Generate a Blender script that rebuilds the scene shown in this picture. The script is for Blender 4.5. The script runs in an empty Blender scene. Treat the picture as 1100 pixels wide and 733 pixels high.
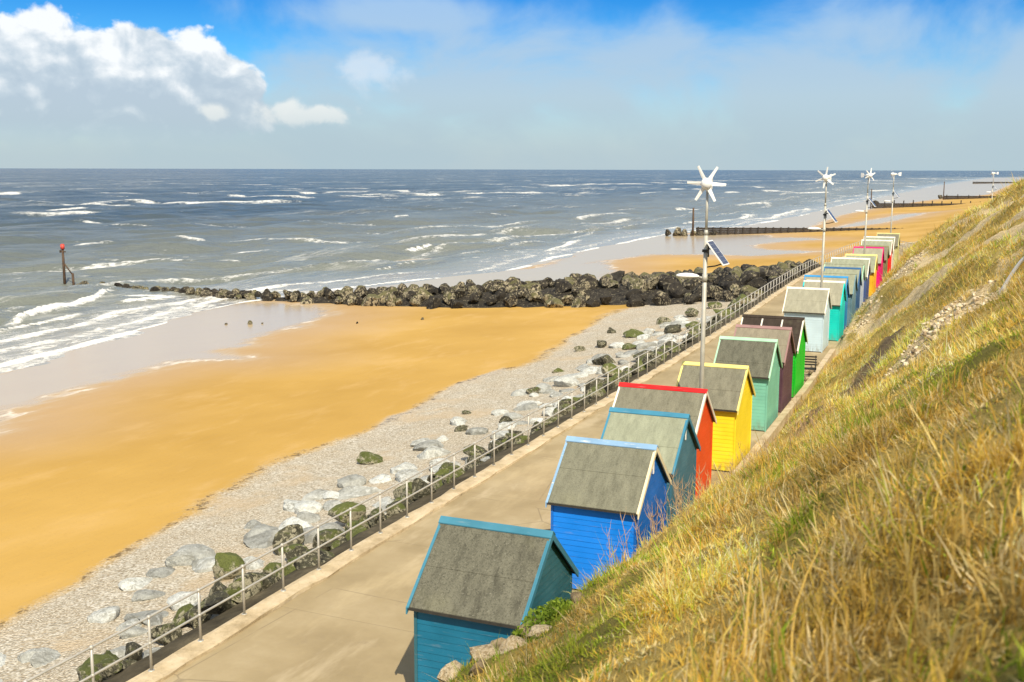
import bpy, math, random
import numpy as np
from mathutils import Vector, Matrix, noise as mnoise

random.seed(7)
RNG = np.random.default_rng(11)
C = bpy.context.scene.collection
SEA_Z = -4.0
CAM_H = 9.3
CAM_YAW, CAM_PITCH = 23.66, 8.96
SUN_EL, SUN_DIR = 49.0, (0.60, -0.80)      # towards the sun, on the ground

# ------------------------------------------------------------------ helpers
def lin(r, g, b):
    f = lambda c: (c/12.92 if c <= .04045 else ((c+.055)/1.055)**2.4)
    return (f(r/255), f(g/255), f(b/255), 1)

class MB:
    """collects verts / faces and links them as one mesh object"""
    def __init__(s): s.v, s.f, s.m = [], [], []
    def quad(s, a, b, c, d, m=0):
        n = len(s.v); s.v += [tuple(a), tuple(b), tuple(c), tuple(d)]; s.f.append((n, n+1, n+2, n+3)); s.m.append(m)
    def box8(s, P, m=0):
        n = len(s.v); s.v += [tuple(p) for p in P]
        for f in ((0,3,2,1),(4,5,6,7),(0,1,5,4),(1,2,6,5),(2,3,7,6),(3,0,4,7)):
            s.f.append(tuple(n+i for i in f)); s.m.append(m)
    def box(s, x0, x1, y0, y1, z0, z1, m=0):
        s.box8([(x0,y0,z0),(x1,y0,z0),(x1,y1,z0),(x0,y1,z0),(x0,y0,z1),(x1,y0,z1),(x1,y1,z1),(x0,y1,z1)], m)
    def tube(s, P, R, n=10, m=0, cap=True):
        P = [Vector(p) for p in P]
        if not hasattr(R, '__len__'): R = [R]*len(P)
        b = len(s.v); prev = None
        for i, p in enumerate(P):
            t = (P[min(i+1, len(P)-1)] - P[max(i-1, 0)])
            if t.length < 1e-9: t = Vector((0,0,1))
            t.normalize()
            if prev is None:
                a = Vector((1,0,0)) if abs(t.x) < .8 else Vector((0,1,0))
                u = t.cross(a).normalized()
            else:
                u = (prev - t*prev.dot(t)).normalized()
            prev = u; w = t.cross(u)
            for k in range(n):
                a = 2*math.pi*k/n
                s.v.append(tuple(p + u*(R[i]*math.cos(a)) + w*(R[i]*math.sin(a))))
        for i in range(len(P)-1):
            for k in range(n):
                k2 = (k+1) % n
                s.f.append((b+i*n+k, b+i*n+k2, b+(i+1)*n+k2, b+(i+1)*n+k)); s.m.append(m)
        if cap:
            s.f.append(tuple(b+k for k in reversed(range(n)))); s.m.append(m)
            e = b+(len(P)-1)*n
            s.f.append(tuple(e+k for k in range(n))); s.m.append(m)
    def ellipsoid(s, c, r, nu=14, nv=9, m=0, fn=None):
        b = len(s.v)
        for j in range(nv+1):
            ph = math.pi*j/nv
            for i in range(nu):
                th = 2*math.pi*i/nu
                q = (math.sin(ph)*math.cos(th), math.sin(ph)*math.sin(th), math.cos(ph))
                if fn: q = fn(q)
                s.v.append((c[0]+r[0]*q[0], c[1]+r[1]*q[1], c[2]+r[2]*q[2]))
        for j in range(nv):
            for i in range(nu):
                i2 = (i+1) % nu
                s.f.append((b+j*nu+i, b+(j+1)*nu+i, b+(j+1)*nu+i2, b+j*nu+i2)); s.m.append(m)
    def mesh(s, name, mats, smooth=False):
        me = bpy.data.meshes.new(name); me.from_pydata(s.v, [], s.f)
        for mm in (mats if isinstance(mats, (list, tuple)) else [mats]): me.materials.append(mm)
        me.polygons.foreach_set('material_index', s.m)
        me.polygons.foreach_set('use_smooth', [smooth]*len(s.f))
        me.update(); return me
    def build(s, name, mats, parent=None, smooth=False, loc=None):
        o = bpy.data.objects.new(name, s.mesh(name, mats, smooth)); C.objects.link(o)
        if parent: o.parent = parent
        if loc: o.location = loc
        return o

def np_mesh(name, V, F, mats, smooth=True, attrs=None, colors=None):
    """V (n,3); F = list of int arrays (k,4) or (k,3)"""
    me = bpy.data.meshes.new(name)
    loops = np.concatenate([f.ravel() for f in F]).astype(np.int32)
    sizes = np.concatenate([np.full(len(f), f.shape[1]) for f in F]).astype(np.int32)
    starts = np.concatenate([[0], np.cumsum(sizes)[:-1]]).astype(np.int32)
    me.vertices.add(len(V)); me.vertices.foreach_set('co', np.asarray(V, np.float32).ravel())
    me.loops.add(len(loops)); me.loops.foreach_set('vertex_index', loops)
    me.polygons.add(len(sizes)); me.polygons.foreach_set('loop_start', starts); me.polygons.foreach_set('loop_total', sizes)
    me.polygons.foreach_set('use_smooth', np.full(len(sizes), smooth))
    for k, a in (attrs or {}).items():
        at = me.attributes.new(k, 'FLOAT', 'POINT'); at.data.foreach_set('value', np.asarray(a, np.float32).ravel())
    if colors is not None:
        at = me.attributes.new('Col', 'FLOAT_COLOR', 'POINT')
        at.data.foreach_set('color', np.concatenate([colors, np.ones((len(colors),1))], 1).astype(np.float32).ravel())
    for mm in (mats if isinstance(mats, (list, tuple)) else [mats]): me.materials.append(mm)
    me.update(calc_edges=True); me.validate()
    o = bpy.data.objects.new(name, me); C.objects.link(o); return o

def grid_faces(nr, nc):
    i = np.arange(nr-1)[:,None]*nc + np.arange(nc-1)[None,:]
    i = i.ravel(); return np.stack([i, i+1, i+nc+1, i+nc], 1)

def tag(o, label=None, cat=None, group=None, kind=None):
    if label: o['label'] = label
    if cat: o['category'] = cat
    if group: o['group'] = group
    if kind: o['kind'] = kind
    return o
def empty(name, loc, rz=0, **k):
    o = bpy.data.objects.new(name, None); C.objects.link(o); o.empty_display_size = .2
    o.location = loc; o.rotation_euler = (0,0,rz); return tag(o, **k)

# hashed value noise, vectorised
def _h(ix, iy, seed):
    n = (ix.astype(np.int64)*374761393 + iy.astype(np.int64)*668265263 + seed*2147483647) & 0xffffffff
    n = ((n ^ (n >> 13))*1274126177) & 0xffffffff
    return ((n ^ (n >> 16)) & 0xffff)/65535.0
def vnoise(x, y, seed=0):
    ix, iy = np.floor(x), np.floor(y); fx, fy = x-ix, y-iy
    fx = fx*fx*(3-2*fx); fy = fy*fy*(3-2*fy)
    a, b, c, d = _h(ix,iy,seed), _h(ix+1,iy,seed), _h(ix,iy+1,seed), _h(ix+1,iy+1,seed)
    return (a+(b-a)*fx)*(1-fy) + (c+(d-c)*fx)*fy
def fbm(x, y, oct=4, seed=0):
    s = np.zeros_like(np.asarray(x, float)); a = .5
    for o in range(oct):
        s = s + a*vnoise(x*2**o+o*17.3, y*2**o+o*9.7, seed+o); a *= .5
    return s/(1-.5**oct)
def sstep(a, b, x):
    t = np.clip((x-a)/(b-a), 0, 1); return t*t*(3-2*t)
def poly_sd(x, y, P):
    """signed distance, positive inside"""
    P = np.asarray(P, float); d = np.full(x.shape, 1e9); ins = np.zeros(x.shape, bool)
    for i in range(len(P)):
        a, b = P[i], P[(i+1) % len(P)]
        e = b-a; t = np.clip(((x-a[0])*e[0]+(y-a[1])*e[1])/(e@e+1e-12), 0, 1)
        d = np.minimum(d, np.hypot(x-a[0]-t*e[0], y-a[1]-t*e[1]))
        if a[1] != b[1]:
            c = ((a[1] > y) != (b[1] > y)) & (x < e[0]*(y-a[1])/(e[1])+a[0]); ins ^= c
    return np.where(ins, d, -d)

# ------------------------------------------------------------------ materials
class NT:
    def __init__(s, name):
        s.m = bpy.data.materials.new(name); s.m.use_nodes = True; s.t = s.m.node_tree
        s.b = s.t.nodes['Principled BSDF']; s.out = s.t.nodes['Material Output']
    def n(s, typ, **k):
        o = s.t.nodes.new(typ)
        for a, v in k.items(): setattr(o, a, v)
        return o
    def l(s, a, b): s.t.links.new(a, b)
    def setin(s, sock, v):
        if hasattr(v, 'is_output') or hasattr(v, 'links') : s.l(v, sock)
        else: sock.default_value = v
    def coord(s, kind='Object'): return s.n('ShaderNodeTexCoord').outputs[kind]
    def mapping(s, vec, scale=(1,1,1), rot=(0,0,0), loc=(0,0,0)):
        m = s.n('ShaderNodeMapping'); s.l(vec, m.inputs[0]); m.inputs['Scale'].default_value = scale
        m.inputs['Rotation'].default_value = rot; m.inputs['Location'].default_value = loc; return m.outputs[0]
    def noise(s, vec, scale, detail=4, rough=.55, dist=0):
        o = s.n('ShaderNodeTexNoise'); s.l(vec, o.inputs['Vector']); o.inputs['Scale'].default_value = scale
        o.inputs['Detail'].default_value = detail; o.inputs['Roughness'].default_value = rough; o.inputs['Distortion'].default_value = dist
        return o.outputs[0]
    def voro(s, vec, scale, feat='F1', out='Distance'):
        o = s.n('ShaderNodeTexVoronoi', feature=feat); s.l(vec, o.inputs['Vector']); o.inputs['Scale'].default_value = scale
        return o.outputs[out]
    def math(s, op, a, b=None, c=None, clamp=False):
        o = s.n('ShaderNodeMath', operation=op, use_clamp=clamp)
        s.setin(o.inputs[0], a)
        if b is not None: s.setin(o.inputs[1], b)
        if c is not None: s.setin(o.inputs[2], c)
        return o.outputs[0]
    def ramp(s, fac, stops, interp='LINEAR'):
        o = s.n('ShaderNodeValToRGB'); s.l(fac, o.inputs[0]); cr = o.color_ramp; cr.interpolation = interp
        while len(cr.elements) < len(stops): cr.elements.new(.5)
        for e, (p, c) in zip(cr.elements, stops):
            e.position = p; e.color = c if hasattr(c, '__len__') else (c,c,c,1)
        return o.outputs[0]
    def mrange(s, v, a, b, c=0, d=1, smooth=True):
        o = s.n('ShaderNodeMapRange'); o.interpolation_type = 'SMOOTHSTEP' if smooth else 'LINEAR'
        s.setin(o.inputs[0], v)
        for i, q in enumerate((a,b,c,d)): s.setin(o.inputs[1+i], q)
        return o.outputs[0]
    def mix(s, fac, a, b, mode='MIX'):
        o = s.n('ShaderNodeMix', data_type='RGBA', blend_type=mode)
        s.setin(o.inputs[0], fac); s.setin(o.inputs[6], a); s.setin(o.inputs[7], b); return o.outputs[2]
    def attr(s, name, out='Fac'):
        o = s.n('ShaderNodeAttribute', attribute_name=name); return o.outputs[out]
    def bump(s, h, strength=.5, dist=.02, normal=None):
        o = s.n('ShaderNodeBump'); s.l(h, o.inputs['Height']); o.inputs['Strength'].default_value = strength
        o.inputs['Distance'].default_value = dist
        if normal is not None: s.l(normal, o.inputs['Normal'])
        return o.outputs[0]
    def set(s, **k):
        names = dict(color='Base Color', rough='Roughness', normal='Normal', spec='Specular IOR Level', metal='Metallic')
        for a, v in k.items():
            sock = s.b.inputs[names.get(a, a)]; s.setin(sock, v)
        return s.m

def painted(name, col, var=.16, rough=.55, wear=.3, wearcol=None, grain=True):
    t = NT(name); co = t.coord()
    n1 = t.noise(t.mapping(co, (1.2,1.2,14)), 2.2, 5, .6)
    n2 = t.noise(co, 1.3, 4)
    dark = tuple(c*(1-var) for c in col[:3])+(1,); lite = tuple(min(1, c*(1+var)+.01) for c in col[:3])+(1,)
    base = t.ramp(n2, [(.3, dark), (.7, lite)])
    base = t.mix(t.mrange(n1, .56, .78), base, wearcol or tuple(min(1, c*.7+.10) for c in col[:3])+(1,)) if wear else base
    zz = t.n('ShaderNodeSeparateXYZ'); t.l(co, zz.inputs[0])
    dirt = t.math('MULTIPLY', t.mrange(zz.outputs[2], .55, .05), t.mrange(t.noise(t.mapping(co,(4,4,1.2)), 2.0, 4, .7), .35, .65))
    base = t.mix(t.math('MULTIPLY', dirt, .55), base, (.20,.16,.10,1))
    n3 = t.noise(co, 26, 3, .7)
    spk = t.mrange(n3, .68, .76, 0, wear)
    base = t.mix(spk, base, (.33,.29,.24,1))
    return t.set(color=base, rough=t.mrange(n1, .2, .8, rough-.1, rough+.15), normal=t.bump(t.noise(t.mapping(co,(3,3,40)), 4, 3), .25, .004), spec=.35)

def felt(name, col, lichen=.5, dark=.55):
    t = NT(name); co = t.coord()
    n1 = t.noise(t.mapping(co, (1.6,.5,.5)), 3.2, 6, .7); n2 = t.noise(co, 30, 4, .85); n3 = t.noise(co, .9, 3)
    c1 = tuple(c*dark for c in col[:3])+(1,)
    b = t.ramp(n1, [(.32, c1), (.5, col), (.72, tuple(min(1,c*1.25) for c in col[:3])+(1,))])
    b = t.mix(t.mrange(n2, .50, .62, 0, lichen), b, tuple(c*.35 for c in col[:3])+(1,))
    b = t.mix(t.mrange(n3, .55, .75, 0, .35), b, lin(130,129,104))
    b = t.mix(t.mrange(t.noise(co, 34, 2, .8), .62, .7, 0, lichen), b, tuple(min(1,c*1.5+.05) for c in col[:3])+(1,))
    return t.set(color=b, rough=.92, normal=t.bump(n2, .8, .012), spec=.2)

def simple(name, col, rough=.5, metal=0, var=.15, scale=4, bump=.2, spec=.5):
    t = NT(name); co = t.coord(); n = t.noise(co, scale, 5)
    d = tuple(c*(1-var) for c in col[:3])+(1,); l_ = tuple(min(1,c*(1+var)) for c in col[:3])+(1,)
    return t.set(color=t.ramp(n, [(.3,d),(.7,l_)]), rough=rough, metal=metal, spec=spec, normal=t.bump(t.noise(co, scale*6, 3), bump, .006))

def rock_mat(name, dark, mid, pale, moss, mossamt, paleamt, zmoss=0):
    t = NT(name); co = t.coord(); oi = t.n('ShaderNodeObjectInfo').outputs['Random']
    v = t.n('ShaderNodeVectorMath', operation='ADD'); t.l(co, v.inputs[0])
    cb = t.n('ShaderNodeCombineXYZ'); t.l(t.math('MULTIPLY', oi, 37.0), cb.inputs[0]); t.l(t.math('MULTIPLY', oi, 91.0), cb.inputs[1]); t.l(cb.outputs[0], v.inputs[1])
    p = v.outputs[0]
    n1 = t.noise(p, 1.7, 7, .65, .6); n2 = t.noise(p, 4.5, 6, .7, .4); n3 = t.noise(p, 16, 4, .7)
    b = t.ramp(n1, [(.36, dark), (.52, mid), (.68, tuple(c*1.3 for c in mid[:3])+(1,))])
    geo = t.n('ShaderNodeNewGeometry').outputs['Normal']; sx = t.n('ShaderNodeSeparateXYZ'); t.l(geo, sx.inputs[0])
    edge = t.math('ADD', n2, t.math('MULTIPLY', t.math('SUBTRACT', oi, .5), .16))
    b = t.mix(t.mrange(edge, .54-.1*paleamt, .60-.1*paleamt, 0, .9 if paleamt > 0 else 0), b, pale)
    ms = t.math('ADD', t.math('MULTIPLY', sx.outputs[2], .18), t.math('ADD', n1, t.math('MULTIPLY', t.math('SUBTRACT', oi, .5), .3)))
    b = t.mix(t.mrange(ms, .66-.25*mossamt, .78-.25*mossamt, 0, .95 if mossamt > 0 else 0), b, moss)
    b = t.mix(t.mrange(n3, .45, .7, 0, .45), b, tuple(c*.5 for c in dark[:3])+(1,))
    br = t.math('ADD', .75, t.math('MULTIPLY', oi, .5))
    mx = t.n('ShaderNodeMix', data_type='RGBA', blend_type='MULTIPLY'); mx.inputs[0].default_value = 1
    t.l(b, mx.inputs[6]); cc = t.n('ShaderNodeCombineColor'); [t.l(br, cc.inputs[i]) for i in range(3)]; t.l(cc.outputs[0], mx.inputs[7])
    return t.set(color=mx.outputs[2], rough=.8, spec=.3, normal=t.bump(t.math('ADD', n2, t.math('MULTIPLY', n3, .4)), .9, .10))

M = {}
M['galv'] = simple('galvanised_rail', (.46,.445,.40,1), .45, .2, .14, 3, .1)
M['polegrey'] = simple('pole_grey', (.47,.46,.40,1), .5, .15, .15, 3, .1)
M['white'] = simple('white_gloss', (.88,.88,.85,1), .35, 0, .04, 3, .05)
M['black'] = simple('black_fitting', (.012,.012,.013,1), .5, 0, .2)
M['cells'] = None
M['trimshade'] = simple('felt_edge_shade', (.035,.032,.026,1), .9, 0, .3, 8)  # folded felt edge; the shadow at the eaves is put into its dark colour
M['darktimber'] = simple('wet_timber', (.035,.027,.02,1), .7, 0, .5, 3, .7)
M['red'] = simple('red_paint', (.66,.07,.045,1), .5, 0, .15)
M['rust'] = simple('rusty_post', (.085,.05,.028,1), .8, 0, .5, 5, .6)

# ------------------------------------------------------------------ layout curves
RAILPTS = [(-13.76,5.0),(-13.76,14.7),(-13.82,19),(-13.86,30),(-13.92,40),(-13.95,50),(-14.05,59),(-14.28,70),(-14.68,82),(-15.0,95),(-14.9,105),(-14.69,113),(-14.46,121.6),(-14.0,130.6),(-12.6,143.2)]
WALLPTS = [(-13.7,-60)]+RAILPTS+[(-9,152),(-6.5,170),(-5.5,200),(-6,260),(-3,400),(14,520),(40,650),(75,1300),(150,2200),(420,2600),(1800,4800)]
WX = np.array([p[0] for p in WALLPTS]); WY = np.array([p[1] for p in WALLPTS])
wall_x = lambda y: np.interp(y, WY, WX)
SHORE = [(-52,-60),(-58,20),(-60.3,51),(-62,60),(-64.4,69),(-66.4,78),(-68.3,90),(-66.5,105),(-58.5,130),(-61.5,178),(-61.5,226),(-54,262),(-51,324),(-53,432),(-51,645),(-45,1066),(-13,2168),(120,2600),(1200,4800)]
shore_x = lambda y: np.interp(y, [p[1] for p in SHORE], [p[0] for p in SHORE])
SHING = [(-21.5,-20),(-22.4,18.7),(-23.3,22.8),(-24.3,28.1),(-25.7,34.4),(-25.2,41.3),(-26.1,53),(-25.0,62),(-26.6,72),(-28.2,84),(-27,95),(-20,112),(-17,128)]
shing_x = lambda y: np.interp(y, [p[1] for p in SHING], [p[0] for p in SHING])

def sand_z(x, y):
    w, s = wall_x(y), shore_x(y)
    t = (w-x)/np.maximum(w-s, 1)             # 0 at the wall, 1 at the waterline
    z = np.interp(t, [-12,-.02,0,.06,.12,.22,.45,.7,1.0,1.08,1.3,2.2,6,40], [-1.5,-1.15,-1.0,-1.3,-1.75,-2.3,-2.9,-3.45,-4.0,-4.25,-4.7,-6,-9,-16])
    z = z + .07*(fbm(x*.12, y*.06, 3, 3)-.5)*np.clip(t*2,0,1) + .02*(fbm(x*.6, y*.35, 3, 5)-.5)
    return z

# toe of the bank and its profile
TOE = [(-30,-6.6),(12,-6.62),(20,-6.62),(28,-6.6),(34,-6.65),(46,-6.8),(57,-7.08),(60,-7.2),(66,-7.32),(80,-7.45),(92,-7.72),(102,-7.87),(115,-8.1),(126,-8.4),(135,-5.5),(150,0)]
toe_x = lambda y: np.interp(y, [p[0] for p in TOE], [p[1] for p in TOE])
def bank_z(x, y, rough=True):
    d = x-toe_x(y)
    hs = np.interp(y, [-30,12,15,19,23,28,33,56,61,112,122,140], [2.3,2.3,1.85,1.6,1.35,.75,.1,.1,.95,.95,.3,0])
    sc = hs*sstep(0,.55,d)*(1-np.clip((d-.6)/7.5,0,1)*np.where(y<33,.55,.8))
    sl = np.interp(y, [-20,7,14,22,34,60,110], [1.0,1.0,.94,.87,.86,.93,.93])
    z = sc + sl*np.maximum(d-.3,0)
    big = (fbm(x*.22+4, y*.13, 3, 21)-.5)*1.1*np.clip(d/3,0,1)*np.clip((y-14)/20,.25,1)
    # long diagonal ledges left by old slips
    led = (fbm((x*.9+y*.28)*.55, (y*.9-x*.3)*.10, 3, 44)-.5)*1.35*np.clip(d/2,0,1)*np.clip((y-22)/12,0,1)
    z = z + big + led
    crest = np.interp(y, [-30,0,60,80,95,105,115,128,140], [11,11,10.0,8.75,6.9,5.0,3.4,.7,-1.5]) + .25*(fbm(x*.4,y*.25,3,8)-.5)
    k = .5; h = np.clip(.5+.5*(crest-z)/k, 0, 1); z = crest*(1-h)+z*h - k*h*(1-h)
    if rough:
        z = z + (fbm(x*1.0, y*1.0, 4, 31)-.5)*.62*np.clip(d/.8,0,1)*np.clip((np.hypot(x,y)-3)/5,.3,1) + (fbm(x*3.6, y*3.6, 3, 33)-.5)*.16*np.clip(d/.4,0,1)
    return np.where(d < 0, -.4, np.maximum(z, -.4) if True else z)

# ------------------------------------------------------------------ sand, shingle
WET = [[(-58.7,50.6),(-62,57.7),(-64.3,67),(-67,75.1),(-69,81.8),(-70,90),(-58.5,87.8),(-53.3,80.7),(-52,74.3),(-51.1,67.2),(-49.1,64.2),(-50.2,61.9),(-45.6,59),(-49.9,56.7),(-49.2,53),(-48.8,48.3),(-48.7,45.4),(-47.3,43),(-47.9,41.5),(-43.6,37.3),(-50,28),(-62,28)],
       [(-53.6,125.3),(-61.8,171.1),(-64.1,221.6),(-54,220.6),(-40.8,215.9),(-37,205),(-31.8,204.3),(-27.1,198),(-34.2,190.7),(-36.2,181.4),(-32.7,171.8),(-22.8,164.2),(-25,161.4),(-31.5,156.8),(-38.6,161.1),(-47.3,161.2),(-51.1,146.4),(-50.3,129.5)],
       [(-62,92),(-67,105),(-58.5,132),(-50,148),(-43,130),(-39,113),(-46,101),(-57,95)],
       [(-31,240),(-23,262),(-17,320),(-14,330),(-22,325),(-29,275)],
       [(-66,224),(-39,228),(-37,247),(-39,286),(-40,331),(-35,406),(-24,503),(-3,607),(20,1275),(60,2300),(-20,2300),(-60,1066),(-60,645),(-60,432)]]
PUD = [[(-24.5,39.3),(-24.9,40.6),(-25.6,43),(-25.9,44.5),(-25.6,47),(-26.4,53),(-26,58.3),(-25,55.5),(-24.4,50),(-24.2,46.4),(-23.8,44.4),(-23.8,39.4)],
       [(-24.4,63.2),(-25.9,68.6),(-27.2,76.1),(-26.3,77.6),(-25,67.5),(-23.7,63.1)]]
xs = np.unique(np.concatenate([np.linspace(-420,-140,15), np.linspace(-140,-75,60), np.arange(-75,-12.9,.4), np.linspace(-13,30,40), np.linspace(30,900,40)]))
ys = np.unique(np.concatenate([np.linspace(-60,8,20), np.arange(8,130,.45), np.arange(130,270,1.0), np.geomspace(270,6000,110)]))
X, Y = np.meshgrid(xs, ys)
Z = sand_z(X, Y)
x_, y_ = X.ravel(), Y.ravel()
wet = np.full(x_.shape, -50.)
for P in WET: wet = np.maximum(wet, poly_sd(x_, y_, P))
pud = np.full(x_.shape, -50.)
for P in PUD: pud = np.maximum(pud, poly_sd(x_, y_, P))
wet = np.maximum(wet, shore_x(y_)+1.5-x_)
shing = np.where(y_ < 125, x_-shing_x(y_), -5)

t = NT('sand'); co = t.coord()
aw, ap, ash = t.attr('wet'), t.attr('pool'), t.attr('shingle')
n_big = t.noise(co, .09, 4, .5); n_mid = t.noise(t.mapping(co,(1,.45,1)), .55, 5, .6); n_f = t.noise(co, 9, 4, .7); n_rip = t.noise(t.mapping(co,(2.2,.6,1), (0,0,.25)), 1.1, 4, .6)
dry = t.ramp(n_big, [(.3, (.41,.247,.053,1)), (.55, (.49,.305,.075,1)), (.75, (.57,.375,.13,1))])
dry = t.mix(t.mrange(n_mid, .5, .75, 0, .35), dry, (.60,.40,.17,1))
dry = t.mix(t.mrange(n_f, .56, .75, 0, .4), dry, (.30,.17,.06,1))
dampd = t.math('ADD', aw, t.math('MULTIPLY', t.math('SUBTRACT', n_big, .5), 9.0))
damp = t.mrange(dampd, -12.5, .5)
b = t.mix(t.math('MULTIPLY', damp, .75), dry, (.42,.29,.17,1))
wd = t.math('ADD', aw, t.math('ADD', t.math('MULTIPLY', t.math('SUBTRACT', n_mid, .5), 5.0), t.math('MULTIPLY', t.math('SUBTRACT', n_rip, .5), 2.2)))
wetm = t.mrange(wd, -2.2, 1.6)
pm = t.mrange(t.math('ADD', ap, t.math('MULTIPLY', t.math('SUBTRACT', n_mid, .5), 1.2)), -.25, .25)
wetm = t.math('MAXIMUM', wetm, pm)
b = t.mix(wetm, b, (.50,.40,.26,1))
# lacy drying edge of the film
lace = t.math('MULTIPLY', t.mrange(t.math('ABSOLUTE', t.math('ADD', wd, .25)), .0, .45, 1, 0), t.mrange(t.noise(co, .25, 2), .47, .6))
b = t.mix(t.math('MULTIPLY', lace, .85), b, (.78,.70,.58,1))
# shingle
vo = t.n('ShaderNodeTexVoronoi'); t.l(co, vo.inputs['Vector']); vo.inputs['Scale'].default_value = 14
vo2 = t.n('ShaderNodeTexVoronoi'); t.l(co, vo2.inputs['Vector']); vo2.inputs['Scale'].default_value = 27
sv = t.n('ShaderNodeSeparateColor'); t.l(vo.outputs['Color'], sv.inputs[0])
peb = t.ramp(sv.outputs[0], [(0,(.27,.235,.17,1)),(.25,(.43,.385,.30,1)),(.6,(.54,.50,.41,1)),(1,(.72,.68,.59,1))])
sv2 = t.n('ShaderNodeSeparateColor'); t.l(vo2.outputs['Color'], sv2.inputs[0])
peb2 = t.ramp(sv2.outputs[0], [(0,(.26,.22,.15,1)),(.5,(.49,.43,.33,1)),(1,(.72,.67,.56,1))])
peb = t.mix(t.mrange(t.noise(co, .8, 3), .4, .6), peb, peb2)
peb = t.mix(t.mrange(vo.outputs['Distance'], .5, .8, 0, .55), peb, (.26,.19,.11,1))  # gaps between pebbles darkened, their shadow mixed into the colour
peb = t.mix(t.mrange(t.noise(co, .35, 4), .52, .68, 0, .55), peb, (.52,.40,.25,1))
sd = t.math('ADD', ash, t.math('ADD', t.math('MULTIPLY', t.math('SUBTRACT', n_mid, .5), 2.4), t.math('MULTIPLY', t.math('SUBTRACT', n_f, .5), 1.3)))
sm = t.mrange(sd, -.7, .6)
b2 = t.mix(sm, b, peb)
# thin dark strand line of weed
strand = t.math('MULTIPLY', t.mrange(t.math('ABSOLUTE', t.math('ADD', sd, .15)), .05, .28, 1, 0), t.mrange(t.noise(co, 1.6, 4, .8), .5, .6))
b2 = t.mix(t.math('MULTIPLY', strand, .8), b2, (.07,.045,.02,1))
rgh = t.math('ADD', .9, t.math('MULTIPLY', damp, -.28)); rgh = t.mrange(wetm, 0, 1, rgh, .2)
rgh = t.math('MAXIMUM', rgh, t.math('MULTIPLY', sm, .85))
hgt = t.math('ADD', t.math('MULTIPLY', n_rip, t.math('MULTIPLY', t.math('SUBTRACT', 1.0, wetm), .035)), t.math('MULTIPLY', n_f, t.math('MULTIPLY', t.math('SUBTRACT', 1.0, wetm), .006)))
hgt = t.math('ADD', hgt, t.math('MULTIPLY', t.math('MULTIPLY', vo.outputs['Distance'], -.05), sm))
M['sand'] = t.set(color=b2, rough=rgh, normal=t.bump(hgt, 1, 1.0), spec=t.mrange(wetm, 0, 1, .25, .36))
o = np_mesh('beach', np.stack([x_, y_, Z.ravel()],1), [grid_faces(len(ys), len(xs))], M['sand'], attrs=dict(wet=wet, pool=pud, shingle=shing))
tag(o, kind='structure')

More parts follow.
